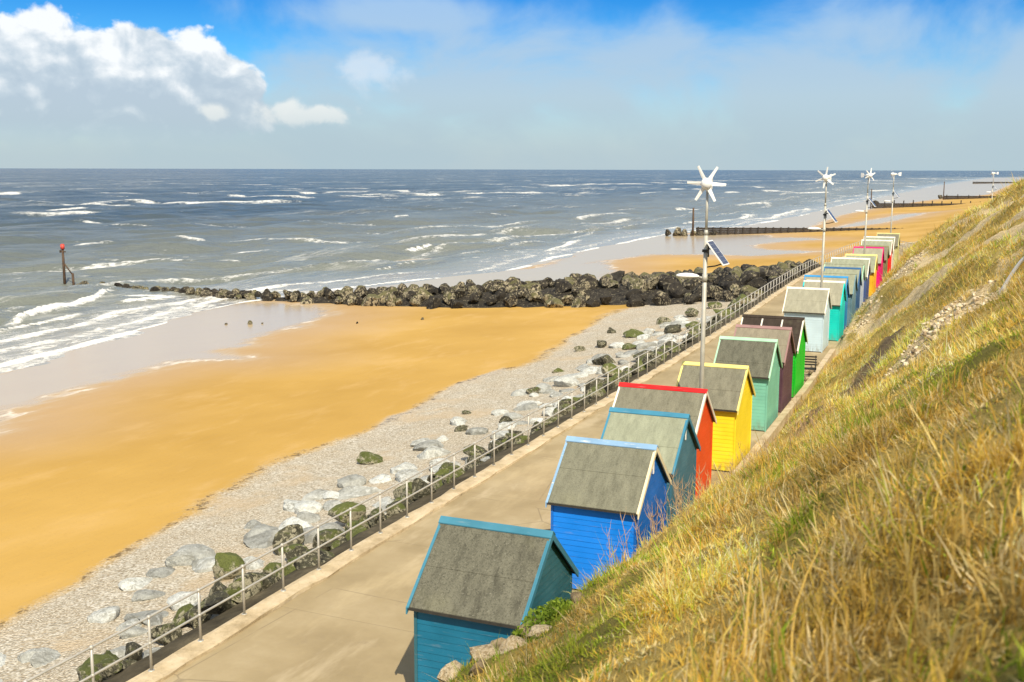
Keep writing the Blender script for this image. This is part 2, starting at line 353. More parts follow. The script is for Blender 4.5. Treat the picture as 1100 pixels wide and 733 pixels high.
# ------------------------------------------------------------------ sea
WAVES = [([(-460.7,405.4),(-477.2,430.9)],1.3,1.0),([(-359.3,330.9),(-354.2,333.2)],1.3,1.0),([(-315.7,321.6),(-310.3,323.9)],1.3,1.0),([(-274.7,261.5),(-271.1,269.4)],1.3,1.0),([(-344.9,441.0),(-339.5,443.3)],1.3,1.0),([(-341.5,526.9),(-344.5,566.5)],1.3,1.0),([(-140.0,213.6),(-139.4,222.1),(-139.5,229.1)],1.3,1.0),([(-140.1,163.5),(-135.3,163.5)],1.3,1.0),([(-112.8,169.1),(-112.0,174.7),(-110.5,182.0)],1.3,1.0),([(-312.9,336.6),(-309.2,347.9),(-282.3,336.2),(-279.7,351.1),(-270.4,364.9)],1.6,1.0),([(-256.2,233.3),(-250.0,238.6),(-245.0,246.0)],1.6,1.0),([(-321.4,310.3),(-279.4,300.5)],1.5,0.6),([(-211.4,212.6),(-201.1,217.2)],1.5,0.6),([(-334.2,445.7),(-300.0,439.3),(-274.0,457.6)],1.5,0.6),([(-357.2,520.0),(-335.4,510.8)],1.5,0.6),([(-127.2,169.1),(-115.0,172.4)],1.5,0.6),([(-336.7,586.5),(-324.1,580.9)],1.2,1),([(-334.9,828.2),(-326.8,873.4)],1.2,1),([(-185.5,610.0),(-181.6,622.0)],1.2,1),([(-112.3,331.1),(-108.0,342.4)],1.2,1),([(-149.5,262.0),(-150.1,268.8)],1.2,1),([(-204.2,748.1),(-185.8,741.6)],1.2,1),([(-84.0,173.4),(-82.8,178.8)],1.2,1),([(-83.0,183.7),(-81.4,195.3)],1.2,1),([(-89.2,157.9),(-87.7,167.2)],1.2,1),([(-83.7,206.2),(-81.2,227.8),(-78.6,247.9)],1.2,1),([(-77.3,128.7),(-76.6,133.1)],1.2,1),([(-301.5,503.6),(-271.9,516.6)],1.5,0.6),([(-264.6,555.8),(-238.3,586.9)],1.5,0.6),([(-326.8,873.4),(-328.6,967.6)],1.5,0.6),([(-340.1,962.5),(-294.1,982.7)],1.5,0.6),([(-77.4,134.5),(-76.3,139.4)],1.5,0.6),([(-98.8,187.6),(-93.9,195.6)],1.5,0.6),([(-79.0,158.2),(-77.6,165.5)],1.5,0.6),([(-205.9,753.7),(-194.1,758.8)],1.1,1),([(-145.5,650.8),(-139.4,653.5)],1.1,1),([(-134.0,704.0),(-123.4,694.3)],1.1,1),([(-101.7,651.2),(-92.3,674.2)],1.1,1),([(-52.4,276.6),(-51.1,295.3),(-51.1,323.2)],1.1,1),([(-65.9,316.7),(-64.0,320.6)],1.1,1),([(-93.7,396.6),(-84.2,382.2)],1.1,1),([(-123.4,694.3),(-100.6,651.7)],1.2,0.65),([(-323.6,1097.3),(-264.5,1033.5)],1.2,0.65),([(-315.2,1329.8),(-256.1,1355.7),(-206.1,1463.7)],1.2,0.65),([(-70.2,280.6),(-66.0,288.8)],1.2,0.65),([(-102.2,378.8),(-99.6,380.0)],1.2,0.65),([(-89.9,424.0),(-82.5,438.4)],1.2,0.65),([(-102.3,664.8),(-94.1,668.4)],1.0,0.8),([(-235.0,1487.9),(-175.2,1424.0),(-131.2,1472.2)],1.0,0.8),([(-121.5,1935.0),(-40.5,1674.6)],1.0,0.8),([(-72.6,747.6),(-65.4,766.3)],1.0,0.8),([(-109.0,110.6),(-108.0,115.5)],1.2,1),([(-145.3,144.2),(-144.8,150.1)],1.2,1),([(-77.6,67.3),(-78.9,70.7),(-80.9,74.9),(-81.9,80.0),(-84.0,85.2),(-87.8,92.2)],3.4,1),([(-74.4,62),(-75.4,65.4),(-76.1,69.6),(-76.5,75.5)],1.8,0.7),([(-80.3,83.7),(-79.2,87.3),(-78.0,91.2)],1.6,0.9)]
for _ in range(75):
    D = math.exp(random.uniform(math.log(120), math.log(1500))); th = math.radians(random.uniform(-52, 4))
    x, y = D*math.sin(th), D*math.cos(th)
    if x > shore_x(y)-12: continue
    L = random.uniform(5, 26)*(D/200)**.75; a = th+random.uniform(-.25,.35)
    WAVES.append(([(x,y),(x+L*math.cos(a), y-L*math.sin(a))], random.uniform(.35,.75), random.uniform(.3,.7)))
rho = np.concatenate([np.arange(30,60,1.5), np.geomspace(60, 2600, 560), np.geomspace(2700, 60000, 30)])
ths = np.radians(np.concatenate([np.linspace(-120,-63,30), np.arange(-62,9,.12), np.linspace(10,60,20)]))
R_, T_ = np.meshgrid(rho, ths, indexing='ij')
r_, t_ = R_.ravel(), T_.ravel()
sx_, sy_ = r_*np.sin(t_), r_*np.cos(t_)
foam = np.zeros_like(r_); crest = np.zeros_like(r_)
wig = (fbm(sx_*.5, sy_*.5, 3, 71)-.5)
for P, th, st in WAVES:
    if st == .6: th, st = 1.2, .75
    pr = np.array([math.hypot(*p) for p in P]); pt = np.array([math.atan2(*p) for p in P])
    k = np.argsort(pt); pr, pt = pr[k], pt[k]
    thick = np.clip(th*pr**2/15560*.27, .25, 11)
    if pr.mean() > 190:
        st = min(st, .8); c_ = pt.mean(); pt = c_+(pt-c_)*1.7
    m = (t_ > pt[0]-.01) & (t_ < pt[-1]+.01) & (r_ > pr.min()-6*thick.max()) & (r_ < pr.max()+6*thick.max())
    if not m.any(): continue
    rr = np.interp(t_[m], pt, pr); tk = np.interp(t_[m], pt, thick)
    L = (pt[-1]-pt[0]); e = np.minimum(t_[m]-pt[0], pt[-1]-t_[m])/max(L,1e-5)
    taper = sstep(-.08, .22, e)
    q = (r_[m]-rr)/tk + wig[m]*1.5
    g = np.where(q > 0, np.exp(-q*q), np.exp(-(q/1.8)**2))
    foam[m] = np.maximum(foam[m], g*taper*st)
    crest[m] = np.maximum(crest[m], np.exp(-((q-.3)/1.5)**2)*taper*st*min(.5, .16*th+.05*thick.mean()**.5))
sd_ = shore_x(sy_)-sx_ + 1.2*(fbm(sx_*.12, sy_*.12, 3, 55)-.5)*2     # metres seaward of the waterline
swash = 1.25*np.exp(-((sd_-.3)/.34)**2) + .3*np.exp(-((sd_-4.2-1.5*(fbm(sy_*.08, sx_*.02, 2, 4)-.5))/.8)**2)
near_sw = np.where(sy_ < 330, 1, np.exp(-(sy_-330)/300))
foam = np.maximum(foam, swash*near_sw*np.where(np.abs(sd_) < 12, 1, 0))
surf = np.zeros_like(r_)
for i, s0 in enumerate((8,15,24,36,52)):
    q = (sd_-s0-9*(fbm(sy_*.02+i*7, sx_*.004, 3, 40+i)-.5))/(.25+.012*s0+sy_*.0012)
    surf = np.maximum(surf, np.exp(-np.where(q > 0, q*q, (q/2.2)**2))*sstep(.43,.58,fbm(sy_*.022+i*3.3, sx_*.006, 3, 140+i))*.62)
foam = np.maximum(foam, surf*np.where(sy_ > 92, 1, .55)*np.exp(-np.maximum(sy_-300,0)/500))
crest = np.maximum(crest, surf*.45)
sheet = np.clip(1-sd_/19, 0, 1)**.7*np.where(sy_ < 100, 1, .5)*(sd_ > -2)
z = np.zeros_like(r_)
for i in range(18):
    lam = 3.2*1.16**i; a = math.radians(random.gauss(32, 26)); amp = .0135*lam**.8
    kx, ky = math.cos(a)*2*math.pi/lam, -math.sin(a)*2*math.pi/lam
    ph = random.uniform(0, 6.28)+1.8*fbm(sx_*.02, sy_*.02, 2, 90+i)
    fade = np.clip(1.2-r_/(lam*60), 0, 1)
    w = np.sin(kx*sx_+ky*sy_+ph); z += amp*(w+.35*np.cos(2*(kx*sx_+ky*sy_+ph)))*fade
depthf = sstep(0, 25, sd_)
z = SEA_Z + z*(.12+.88*depthf) + crest*.9*depthf + crest*.3
t = NT('sea_water'); co = t.coord()
af, ash, asheet = t.attr('foam'), t.attr('shore'), t.attr('sheet')
nA = t.noise(t.mapping(co,(1,.45,1),(0,0,-.55)), .05, 5, .6)
nB = t.noise(t.mapping(co,(1,.32,1),(0,0,-.55)), .55, 6, .65, .3)
nC = t.noise(t.mapping(co,(1,.4,1),(0,0,-.5)), 2.2, 4, .65)
nD = t.noise(t.mapping(co,(1,.25,1),(0,0,-.6)), .012, 5, .6)
shf = t.mrange(t.math('ADD', ash, t.math('MULTIPLY', t.math('SUBTRACT', nA, .5), 60.0)), 5, 190)
deep = t.mix(t.mrange(nD, .4, .62), (.026,.055,.074,1), (.075,.105,.115,1))
wc = t.mix(shf, (.19,.207,.175,1), deep)
vshal = t.mrange(ash, 16, 0)
wc = t.mix(t.math('MULTIPLY', vshal, .6), wc, (.42,.37,.28,1))
lace = t.math('ADD', t.math('MULTIPLY', t.noise(t.mapping(co,(1,.55,1),(0,0,-.5)), .9, 7, .8, .8), .6), t.math('MULTIPLY', t.noise(t.mapping(co,(1,.3,1),(0,0,-.5)), .12, 7, .8, .5), .4))
fm = t.math('ADD', t.math('MULTIPLY', af, 1.0), t.math('MULTIPLY', asheet, .44))
fm = t.mrange(t.math('ADD', fm, t.math('MULTIPLY', t.math('SUBTRACT', lace, .5), 3.8)), .30, .85)
# long streaks of old foam further out
stk = t.math('MULTIPLY', t.mrange(nD, .42, .58), t.mrange(t.noise(t.mapping(co,(1,.13,1),(0,0,-.62)), .085, 9, .82), .52, .68))
fm = t.math('MAXIMUM', fm, t.math('MULTIPLY', stk, .8))
wc = t.mix(fm, wc, (.80,.80,.77,1))
h = t.math('ADD', t.math('MULTIPLY', nB, .62), t.math('MULTIPLY', nC, .16))
h = t.math('ADD', h, t.math('MULTIPLY', nA, 1.0))
calm = t.mrange(ash, 0, 22, .12, 1)
h = t.math('MULTIPLY', h, calm)
M['sea'] = t.set(color=wc, rough=t.mrange(fm, 0, 1, t.mrange(ash, 0, 30, .16, .24), .8), normal=t.bump(h, 1.0, 1.6), spec=.5)
t.b.inputs['IOR'].default_value = 1.33
o = np_mesh('sea', np.stack([sx_, sy_, z],1), [grid_faces(len(rho), len(ths))[:, ::-1]], M['sea'], attrs=dict(foam=foam, shore=np.clip(sd_,-5,3000), sheet=sheet))
tag(o, kind='structure')

# ------------------------------------------------------------------ promenade, edge kerb, sea wall
t = NT('concrete'); co = t.coord()
n1 = t.noise(co, .5, 5, .6); n2 = t.noise(co, 7, 5, .7); n3 = t.noise(t.mapping(co,(1,.25,1)), 1.1, 5, .6)
b = t.ramp(n1, [(.3,(.275,.215,.12,1)),(.5,(.335,.265,.152,1)),(.72,(.40,.325,.20,1))])
b = t.mix(t.mrange(n2,.5,.75,0,.35), b, (.30,.24,.155,1))
b = t.mix(t.mrange(n3,.52,.7,0,.35), b, (.62,.52,.36,1))
b = t.mix(t.mrange(t.noise(co,.9,6,.75),.56,.7,0,.4), b, (.24,.19,.12,1))
b = t.mix(t.mrange(t.noise(t.mapping(co,(1,.3,1)),.35,6,.7),.52,.68,0,.45), b, (.52,.42,.25,1))
cr = t.n('ShaderNodeTexVoronoi', feature='DISTANCE_TO_EDGE'); t.l(co, cr.inputs['Vector']); cr.inputs['Scale'].default_value = .22
b = t.mix(t.math('MULTIPLY', t.mrange(cr.outputs['Distance'], .0, .006, .5, 0), t.mrange(n1,.45,.55)), b, (.15,.12,.08,1))
sy = t.n('ShaderNodeSeparateXYZ'); t.l(co, sy.inputs[0])
jn = t.math('ABSOLUTE', t.math('SUBTRACT', t.math('FRACT', t.math('MULTIPLY', sy.outputs[1], 1/4.6)), .5))
jm = t.mrange(jn, .495, .499)
b = t.mix(t.math('MULTIPLY', jm, .2), b, (.14,.11,.07,1))
M['concrete'] = t.set(color=b, rough=.88, spec=.25, normal=t.bump(t.math('SUBTRACT', t.math('MULTIPLY', n2, .4), jm), .35, .02))
t = NT('kerb_stone'); co = t.coord(); n1 = t.noise(co, 1.3, 6, .7); n2 = t.noise(co, 9, 5, .7)
b = t.ramp(n1, [(.3,(.33,.255,.15,1)),(.5,(.52,.42,.27,1)),(.7,(.64,.54,.38,1))]); b = t.mix(t.mrange(n2,.55,.75,0,.5), b, (.22,.17,.10,1))
M['kerb'] = t.set(color=b, rough=.9, spec=.2, normal=t.bump(t.math('ADD', n1, t.math('MULTIPLY', n2, .5)), .7, .06))
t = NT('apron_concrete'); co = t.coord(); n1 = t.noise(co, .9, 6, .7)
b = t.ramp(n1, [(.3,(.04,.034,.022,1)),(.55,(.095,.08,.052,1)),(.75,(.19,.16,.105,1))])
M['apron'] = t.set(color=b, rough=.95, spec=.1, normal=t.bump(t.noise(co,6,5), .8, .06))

yy = np.concatenate([np.arange(-20, 140, 1.0), np.arange(140, 204, 2.0)])
xl = wall_x(yy)+.34; xr = np.where(yy < 128, toe_x(np.minimum(yy,125))+3.0, 6)
cols = np.linspace(0, 1, 12)
PX = xl[:,None]+(xr-xl)[:,None]*cols[None]; PY = np.repeat(yy[:,None], 12, 1)
o = np_mesh('promenade', np.stack([PX.ravel(), PY.ravel(), np.zeros(PX.size)],1), [grid_faces(len(yy), 12)], M['concrete']); tag(o, kind='structure')
# kerb: the rough stone edge under the railing, profile swept along the wall line
def sweep(name, prof, mat, ymin=-20, ymax=203, step=.6, jit=0, smooth=False):
    ya = np.arange(ymin, ymax, step); xa = wall_x(ya)
    V = []
    for j, (px, pz) in enumerate(prof):
        dx = jit*(fbm(ya*1.7, ya*0+j*3.1, 3, 60+j)-.5)*2
        dz = jit*.5*(fbm(ya*1.9, ya*0+j*5.1, 3, 80+j)-.5)*2
        V.append(np.stack([xa+px+dx, ya, pz+dz], 1))
    V = np.stack(V, 1).reshape(-1,3)
    return np_mesh(name, V, [grid_faces(len(ya), len(prof))], mat, smooth)
o = sweep('kerb', [(.36,-.2),(.34,.06),(.30,.075),(.0,.08),(-.14,.06),(-.17,-.3)], M['kerb'], jit=.06); tag(o, kind='structure')
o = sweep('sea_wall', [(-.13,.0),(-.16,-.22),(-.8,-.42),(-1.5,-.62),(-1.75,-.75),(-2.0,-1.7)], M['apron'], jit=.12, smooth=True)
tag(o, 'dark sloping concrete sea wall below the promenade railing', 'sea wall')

# ------------------------------------------------------------------ railing
def path_at(pts):
    P = np.array(pts, float); d = np.concatenate([[0], np.cumsum(np.hypot(*(P[1:]-P[:-1]).T))])
    return (lambda s: (float(np.interp(s, d, P[:,0])), float(np.interp(s, d, P[:,1])))), d[-1]
def railing(pts, spacing, s0, label, group=None):
    f, L = path_at(pts); root = empty('promenade_railing', (*f(s0), .06), label=label, cat='railing', group=group)
    ox, oy = f(s0)
    S = np.arange(s0, L, spacing)
    post = MB(); post.tube([(0,0,0),(0,0,1.08)], .026, 8); post.tube([(0,0,0),(0,0,.035)], .06, 8)
    post.ellipsoid((0,0,1.07),(.043,.043,.043),8,6); post.ellipsoid((0,0,.56),(.04,.04,.04),8,6)
    pm_ = post.mesh('post', M['galv'], True)
    for s in S:
        o = bpy.data.objects.new('post', pm_); C.objects.link(o); o.parent = root
        x, y = f(s); o.location = (x-ox, y-oy, 0)
    for nm, h in (('handrail', 1.07), ('mid_rail', .56)):
        m = MB(); m.tube([(f(s)[0]-ox, f(s)[1]-oy, h) for s in S], .023, 8); m.build(nm, M['galv'], root, True)
    return root
railing(RAILPTS, 1.41, 5.52, 'long pale tubular railing with two rails along the promenade edge above the beach')
railing([(-12.5,143.4),(-10.3,137),(-7.6,129.6)], 1.2, .1, 'short pale railing across the far end of the promenade behind the last hut')

# ------------------------------------------------------------------ beach huts
ROW_RZ = .0165
def hut(yc, xf, xr, hw, ez, rz, label, wall, roof, ridge, barge, gable=None, front_barge=None, vent=None, batten=None, side=None, strips=(.5,)):
    """gabled timber hut: ridge runs from the sea front (local -x) to the bank (local +x)"""
    xc = (xf+xr)/2; d = (xr-xf)/2-.09; w = hw-.13
    sl = (rz-ez)/hw                                   # roof slope; ez is at the outer eave
    ew = ez+sl*.13-.05; rw = rz-.05
    root = empty('beach_hut', (xc, yc, 0), ROW_RZ, label=label, cat='beach hut', group='beach huts in a row on the promenade')
    bh = .125
    def boards(m, mi, face):
        zt = ew if face in ('n','f') else rw-.02
        k = 0; z0 = .04
        while z0 < zt-.01:
            z1 = min(z0+bh, zt)
            jit = random.uniform(-.002,.002)
            lo, hi = .010+jit, .003
            if face == 'n':
                m.quad((-d,-w-lo,z0),(d,-w-lo,z0),(d,-w-hi,z1),(-d,-w-hi,z1),mi); m.quad((-d,-w,z0),(d,-w,z0),(d,-w-lo,z0),(-d,-w-lo,z0),mi)
            elif face == 'f':
                m.quad((d,w+lo,z0),(-d,w+lo,z0),(-d,w+hi,z1),(d,w+hi,z1),mi); m.quad((d,w,z0),(-d,w,z0),(-d,w+lo,z0),(d,w+lo,z0),mi)
            else:
                s = 1 if face == 'r' else -1
                hwf = lambda z: w if z <= ew else w*max(0,(rw-z))/(rw-ew)
                a, b_ = hwf(z0), hwf(z1)
                m.quad((s*(d+lo),-s*a,z0),(s*(d+lo),s*a,z0),(s*(d+hi),s*b_,z1),(s*(d+hi),-s*b_,z1),mi)
                m.quad((s*d,-s*a,z0),(s*d,s*a,z0),(s*(d+lo),s*a,z0),(s*(d+lo),-s*a,z0),mi)
            z0 = z1
    m = MB(); boards(m, 0, 'n'); boards(m, 0, 'f'); boards(m, 1, 'r'); boards(m, 1, 'b')
    m.build('wall', [side or wall, gable or wall], root)
    for sxx in (-1,1):
        for syy in (-1,1):
            c = MB(); x, y = sxx*(d-.005), syy*(w-.005); c.box(x-.028, x+.028, y-.028, y+.028, .0, ew-.03); c.build('corner_post', gable or wall, root)
    f = MB(); f.box(-d+.01, d-.01, -w+.01, w-.01, 0, .06); f.build('floor', M['darktimber'], root)
    # felt in overlapping strips
    xo = d+.075; r = MB(); cuts = [0]+list(strips)+[1]
    for s in (-1, 1):
        for i in range(len(cuts)-1):
            a, b_ = cuts[i], min(1, cuts[i+1]+(.03 if i < len(cuts)-2 else 0))
            up = .012*(len(cuts)-1-i)
            ya, yb = s*hw*a, s*hw*b_; za, zb = rz-sl*hw*a, rz-sl*hw*b_
            n = 9
            for k in range(n):                        # slight sag and ripple of the felt
                f0, f1 = k/n, (k+1)/n; x0, x1 = -xo+2*xo*f0, -xo+2*xo*f1
                q = lambda x, tt: .006*mnoise.noise((x*1.7+yc, tt*4, s*3.3))
                P = [(x0,ya,za+up+q(x0,a)),(x1,ya,za+up+q(x1,a)),(x1,yb,zb+up+q(x1,b_)),(x0,yb,zb+up+q(x0,b_))]
                B = [(p[0],p[1],p[2]-.03) for p in P]
                r.box8(B+P if s > 0 else B+P)
    r.build('roof', roof, root)
    for s in (-1,1):
        e = MB(); y = s*(hw+.004); e.box8([(-xo,y-.008,ez-.05),(xo,y-.008,ez-.05),(xo,y+.008,ez-.05),(-xo,y+.008,ez-.05),(-xo,y-.008,ez+.0),(xo,y-.008,ez+.0),(xo,y+.008,ez+.0),(-xo,y+.008,ez+.0)])
        e.build('eaves_edge', M['trimshade'], root)
    # ridge capping
    k = MB(); cw = .105; th = .02; xk = xo+.035; o0 = .034
    for s in (-1, 1):
        yb = s*cw; zb = rz-sl*cw
        P = [(-xk,0,rz+o0),(xk,0,rz+o0),(xk,yb,zb+o0),(-xk,yb,zb+o0)]
        k.box8(P+[(p[0],p[1]*(1.02),p[2]+th) for p in P])
    k.build('ridge_cap', ridge, root)
    for xs_, mm in ((-1, front_barge or barge), (1, barge)):
        for s in (-1, 1):
            g = MB(); x0, x1 = xs_*(xo+.002), xs_*(xo+.028)
            A = (0, rz+.030); B_ = (s*(hw+.03), rz-sl*(hw+.03)+.030); dp = .135
            P = [(x0,A[0],A[1]-dp),(x1,A[0],A[1]-dp),(x1,B_[0],B_[1]-dp*.9),(x0,B_[0],B_[1]-dp*.9)]
            Q = [(x0,A[0],A[1]),(x1,A[0],A[1]),(x1,B_[0],B_[1]),(x0,B_[0],B_[1])]
            # a cover strip on top of the felt edge
            g.box8(P+Q)
            C0, C1 = xs_*(xo-.028), xs_*(xo+.002)
            P = [(C0,s*.14,rz-sl*.14+.015),(C1,s*.14,rz-sl*.14+.015),(C1,B_[0],B_[1]-.012),(C0,B_[0],B_[1]-.012)]
            g.box8(P+[(p[0],p[1],p[2]+.022) for p in P])
            g.build('bargeboard', mm, root)
    if vent:
        v = MB(); v.box(d+.02, d+.04, -.035, .035, rz-.62, rz-.36); v.build('vent', M['white'], root)
    if batten:
        for fx in (-.33, .33):
            for s in (-1,1):
                g = MB(); x = fx*xo
                P = [(x-.03,s*.15,rz-sl*.15+.028),(x+.03,s*.15,rz-sl*.15+.028),(x+.03,s*(hw-.01),rz-sl*(hw-.01)+.028),(x-.03,s*(hw-.01),rz-sl*(hw-.01)+.028)]
                g.box8(P+[(p[0],p[1],p[2]+.022) for p in P]); g.build('batten', batten, root)
    return root
P_ = lambda n, r, g, b, **k: painted(n, lin(r,g,b), **k)
white = P_('white_trim', 226,222,208, wear=.35)
teal = P_('teal_paint', 6,105,138); tealtrim = P_('teal_trim', 58,122,146); tealg = P_('teal_gable_shade', 40,96,110, wear=.2)  # tealg: wall teal darkened, the gable's shading put into the paint
blue = P_('bright_blue_paint', 0,126,232, wear=.08, var=.08); blueg = P_('blue_gable_shade', 6,100,190, wear=.2); skytrim = P_('peeling_sky_trim', 128,164,198, wearcol=lin(225,225,215), wear=.7); cream = P_('cream_trim', 230,218,185)  # blueg: darker copy of the wall blue, gable shade painted in
steel = P_('steel_blue_paint', 62,112,132); steeltrim = P_('sea_blue_trim', 58,128,158)
orange = P_('orange_red_paint', 226,78,20, var=.1, wear=.12); redt = P_('red_trim', 220,18,22, wear=.15)
yellow = P_('yellow_paint', 246,220,40, var=.08, wear=.12); yelt = P_('pale_yellow_trim', 240,222,130)
mint = P_('mint_paint', 122,190,168, var=.1); mintt = P_('pale_mint_trim', 165,210,178)
mauve = P_('mauve_paint', 92,62,76); mauvet = P_('mauve_trim', 150,118,116)
green = P_('bright_green_paint', 14,192,34, var=.08, wear=.1)
ice = P_('ice_blue_paint', 190,214,226, var=.06)
turq = P_('turquoise_paint', 0,206,196, var=.08, wear=.1)
azure = P_('azure_paint', 48,138,196); slate = P_('slate_blue_paint', 104,138,150); navy = P_('dark_blue_paint', 42,92,142)
lilac = P_('pale_lilac_paint', 186,200,220); indigo = P_('indigo_paint', 66,88,140); amber = P_('amber_paint', 244,186,40, wear=.1); amt = P_('cream_yellow_trim', 235,215,130)
magenta = P_('magenta_paint', 218,0,112, var=.06, wear=.06); olive = P_('olive_grey_paint', 128,124,88); scarlet = P_('scarlet_paint', 236,22,20, wear=.08)
offw = P_('off_white_paint', 214,210,196); khaki = P_('khaki_cream_paint', 196,190,128)
F1 = felt('felt_mossy_dark', lin(106,105,92), .75, .5); F2 = felt('felt_green_grey', lin(122,122,106), .45, .7); F3 = felt('felt_pale_green', lin(146,151,131), .25, .8)
F4 = felt('felt_olive_grey', lin(124,122,106), .4, .7); F6 = felt('felt_dark_grey', lin(103,103,90), .6, .6); F7 = felt('felt_taupe', lin(138,131,114), .25, .8); F8 = felt('felt_black', lin(62,54,48), .3, .7); F9 = felt('felt_pale_tan', lin(152,150,132), .2, .85)

H = hut
H(16.68,-8.66,-6.55,1.34,1.98,3.13,'teal beach hut with mossy dark grey felt roof and teal ridge, nearest the camera',teal,F1,tealtrim,tealtrim,gable=tealg,strips=(.52,))
H(23.06,-8.68,-6.56,1.36,2.0,3.15,'vivid royal blue beach hut with peeling pale blue ridge and cream bargeboard',blue,F2,skytrim,cream,gable=blueg,front_barge=skytrim,vent=True,strips=(.45,))
H(26.42,-8.76,-6.70,1.40,2.0,3.15,'steel blue beach hut with pale green roof, between royal blue and orange huts',steel,F3,steeltrim,steeltrim,vent=True,strips=(.55,))
H(29.72,-9.58,-7.04,1.38,2.0,3.15,'orange red beach hut with a bright red ridge and white bargeboards',orange,F4,redt,white)
H(34.08,-8.87,-6.77,1.42,2.0,3.12,'yellow beach hut with pale yellow trim beside the nearest turbine pole',yellow,F4,yelt,yelt,strips=(.55,))
H(39.85,-8.98,-6.89,1.38,2.0,3.14,'mint green beach hut with a dark weathered felt roof',mint,F6,mintt,mintt,strips=(.62,))
H(43.2,-9.10,-6.94,1.34,2.0,3.14,'dull mauve purple beach hut with a taupe roof',mauve,F7,mauvet,mauvet)
H(46.25,-9.48,-6.93,1.40,2.0,3.16,'bright green beach hut with black felt roof and white roof battens',green,F8,F8,white,batten=white)
H(58.35,-9.67,-7.52,1.36,2.05,3.16,'ice blue white beach hut with white trim standing after the gap in the row',ice,F9,white,white)
H(62.6,-9.46,-7.26,1.38,2.0,3.15,'turquoise beach hut with a white ridge and turquoise walls',turq,F9,white,turq)
H(65.6,-9.89,-7.45,1.36,2.0,3.15,'azure blue beach hut with a blue ridge directly behind the turquoise hut',azure,F9,azure,azure)
H(68.55,-9.3,-7.3,1.34,2.0,3.12,'slate blue grey beach hut with greenish roof between the azure and dark blue huts',slate,F3,F3,slate)
H(71.8,-9.62,-7.4,1.36,2.0,3.15,'dark blue beach hut with a worn dark blue ridge',navy,F3,navy,navy)
H(75.2,-10.07,-7.54,1.36,2.0,3.15,'pale lilac beach hut with grey green roof behind the dark blue hut',lilac,F3,F3,mintt)
H(79.9,-10.25,-7.65,1.36,2.0,3.15,'indigo beach hut with white ridge and white bargeboards',indigo,F3,white,white)
H(83.6,-9.72,-7.52,1.36,2.0,3.15,'amber yellow beach hut with cream yellow ridge in front of the magenta hut',amber,F3,amt,amt)
H(92.0,-10.1,-7.8,1.36,2.0,3.15,'magenta pink beach hut with magenta trim all round',magenta,F9,magenta,magenta)
H(95.4,-10.0,-7.72,1.34,2.0,3.05,'olive grey beach hut almost hidden behind the magenta hut',olive,F4,olive,olive)
H(101.6,-10.5,-7.92,1.36,2.0,3.15,'scarlet red beach hut with white ridge and white trim far along the row',scarlet,F3,white,white)
H(106.9,-10.86,-8.12,1.36,2.0,3.15,'off white beach hut with white frame just behind the scarlet hut',offw,F3,white,white)
H(113.3,-10.3,-8.18,1.36,2.0,3.15,'khaki cream beach hut, farthest in the row',khaki,F4,khaki,khaki)

# low retaining wall behind the huts
m = MB(); f = lambda y: float(toe_x(y))
ya = [29.5+i*.9 for i in range(31)]
for a, b_ in zip(ya[:-1], ya[1:]):
    m.box8([(f(a)-.02,a,-.1),(f(a)+.24,a,-.1),(f(b_)+.24,b_,-.1),(f(b_)-.02,b_,-.1),(f(a)-.02,a,.34),(f(a)+.24,a,.36),(f(b_)+.24,b_,.36),(f(b_)-.02,b_,.34)])
tag(m.build('retaining_wall', M['kerb']), 'low pale concrete retaining wall at the foot of the bank behind the huts', 'wall')

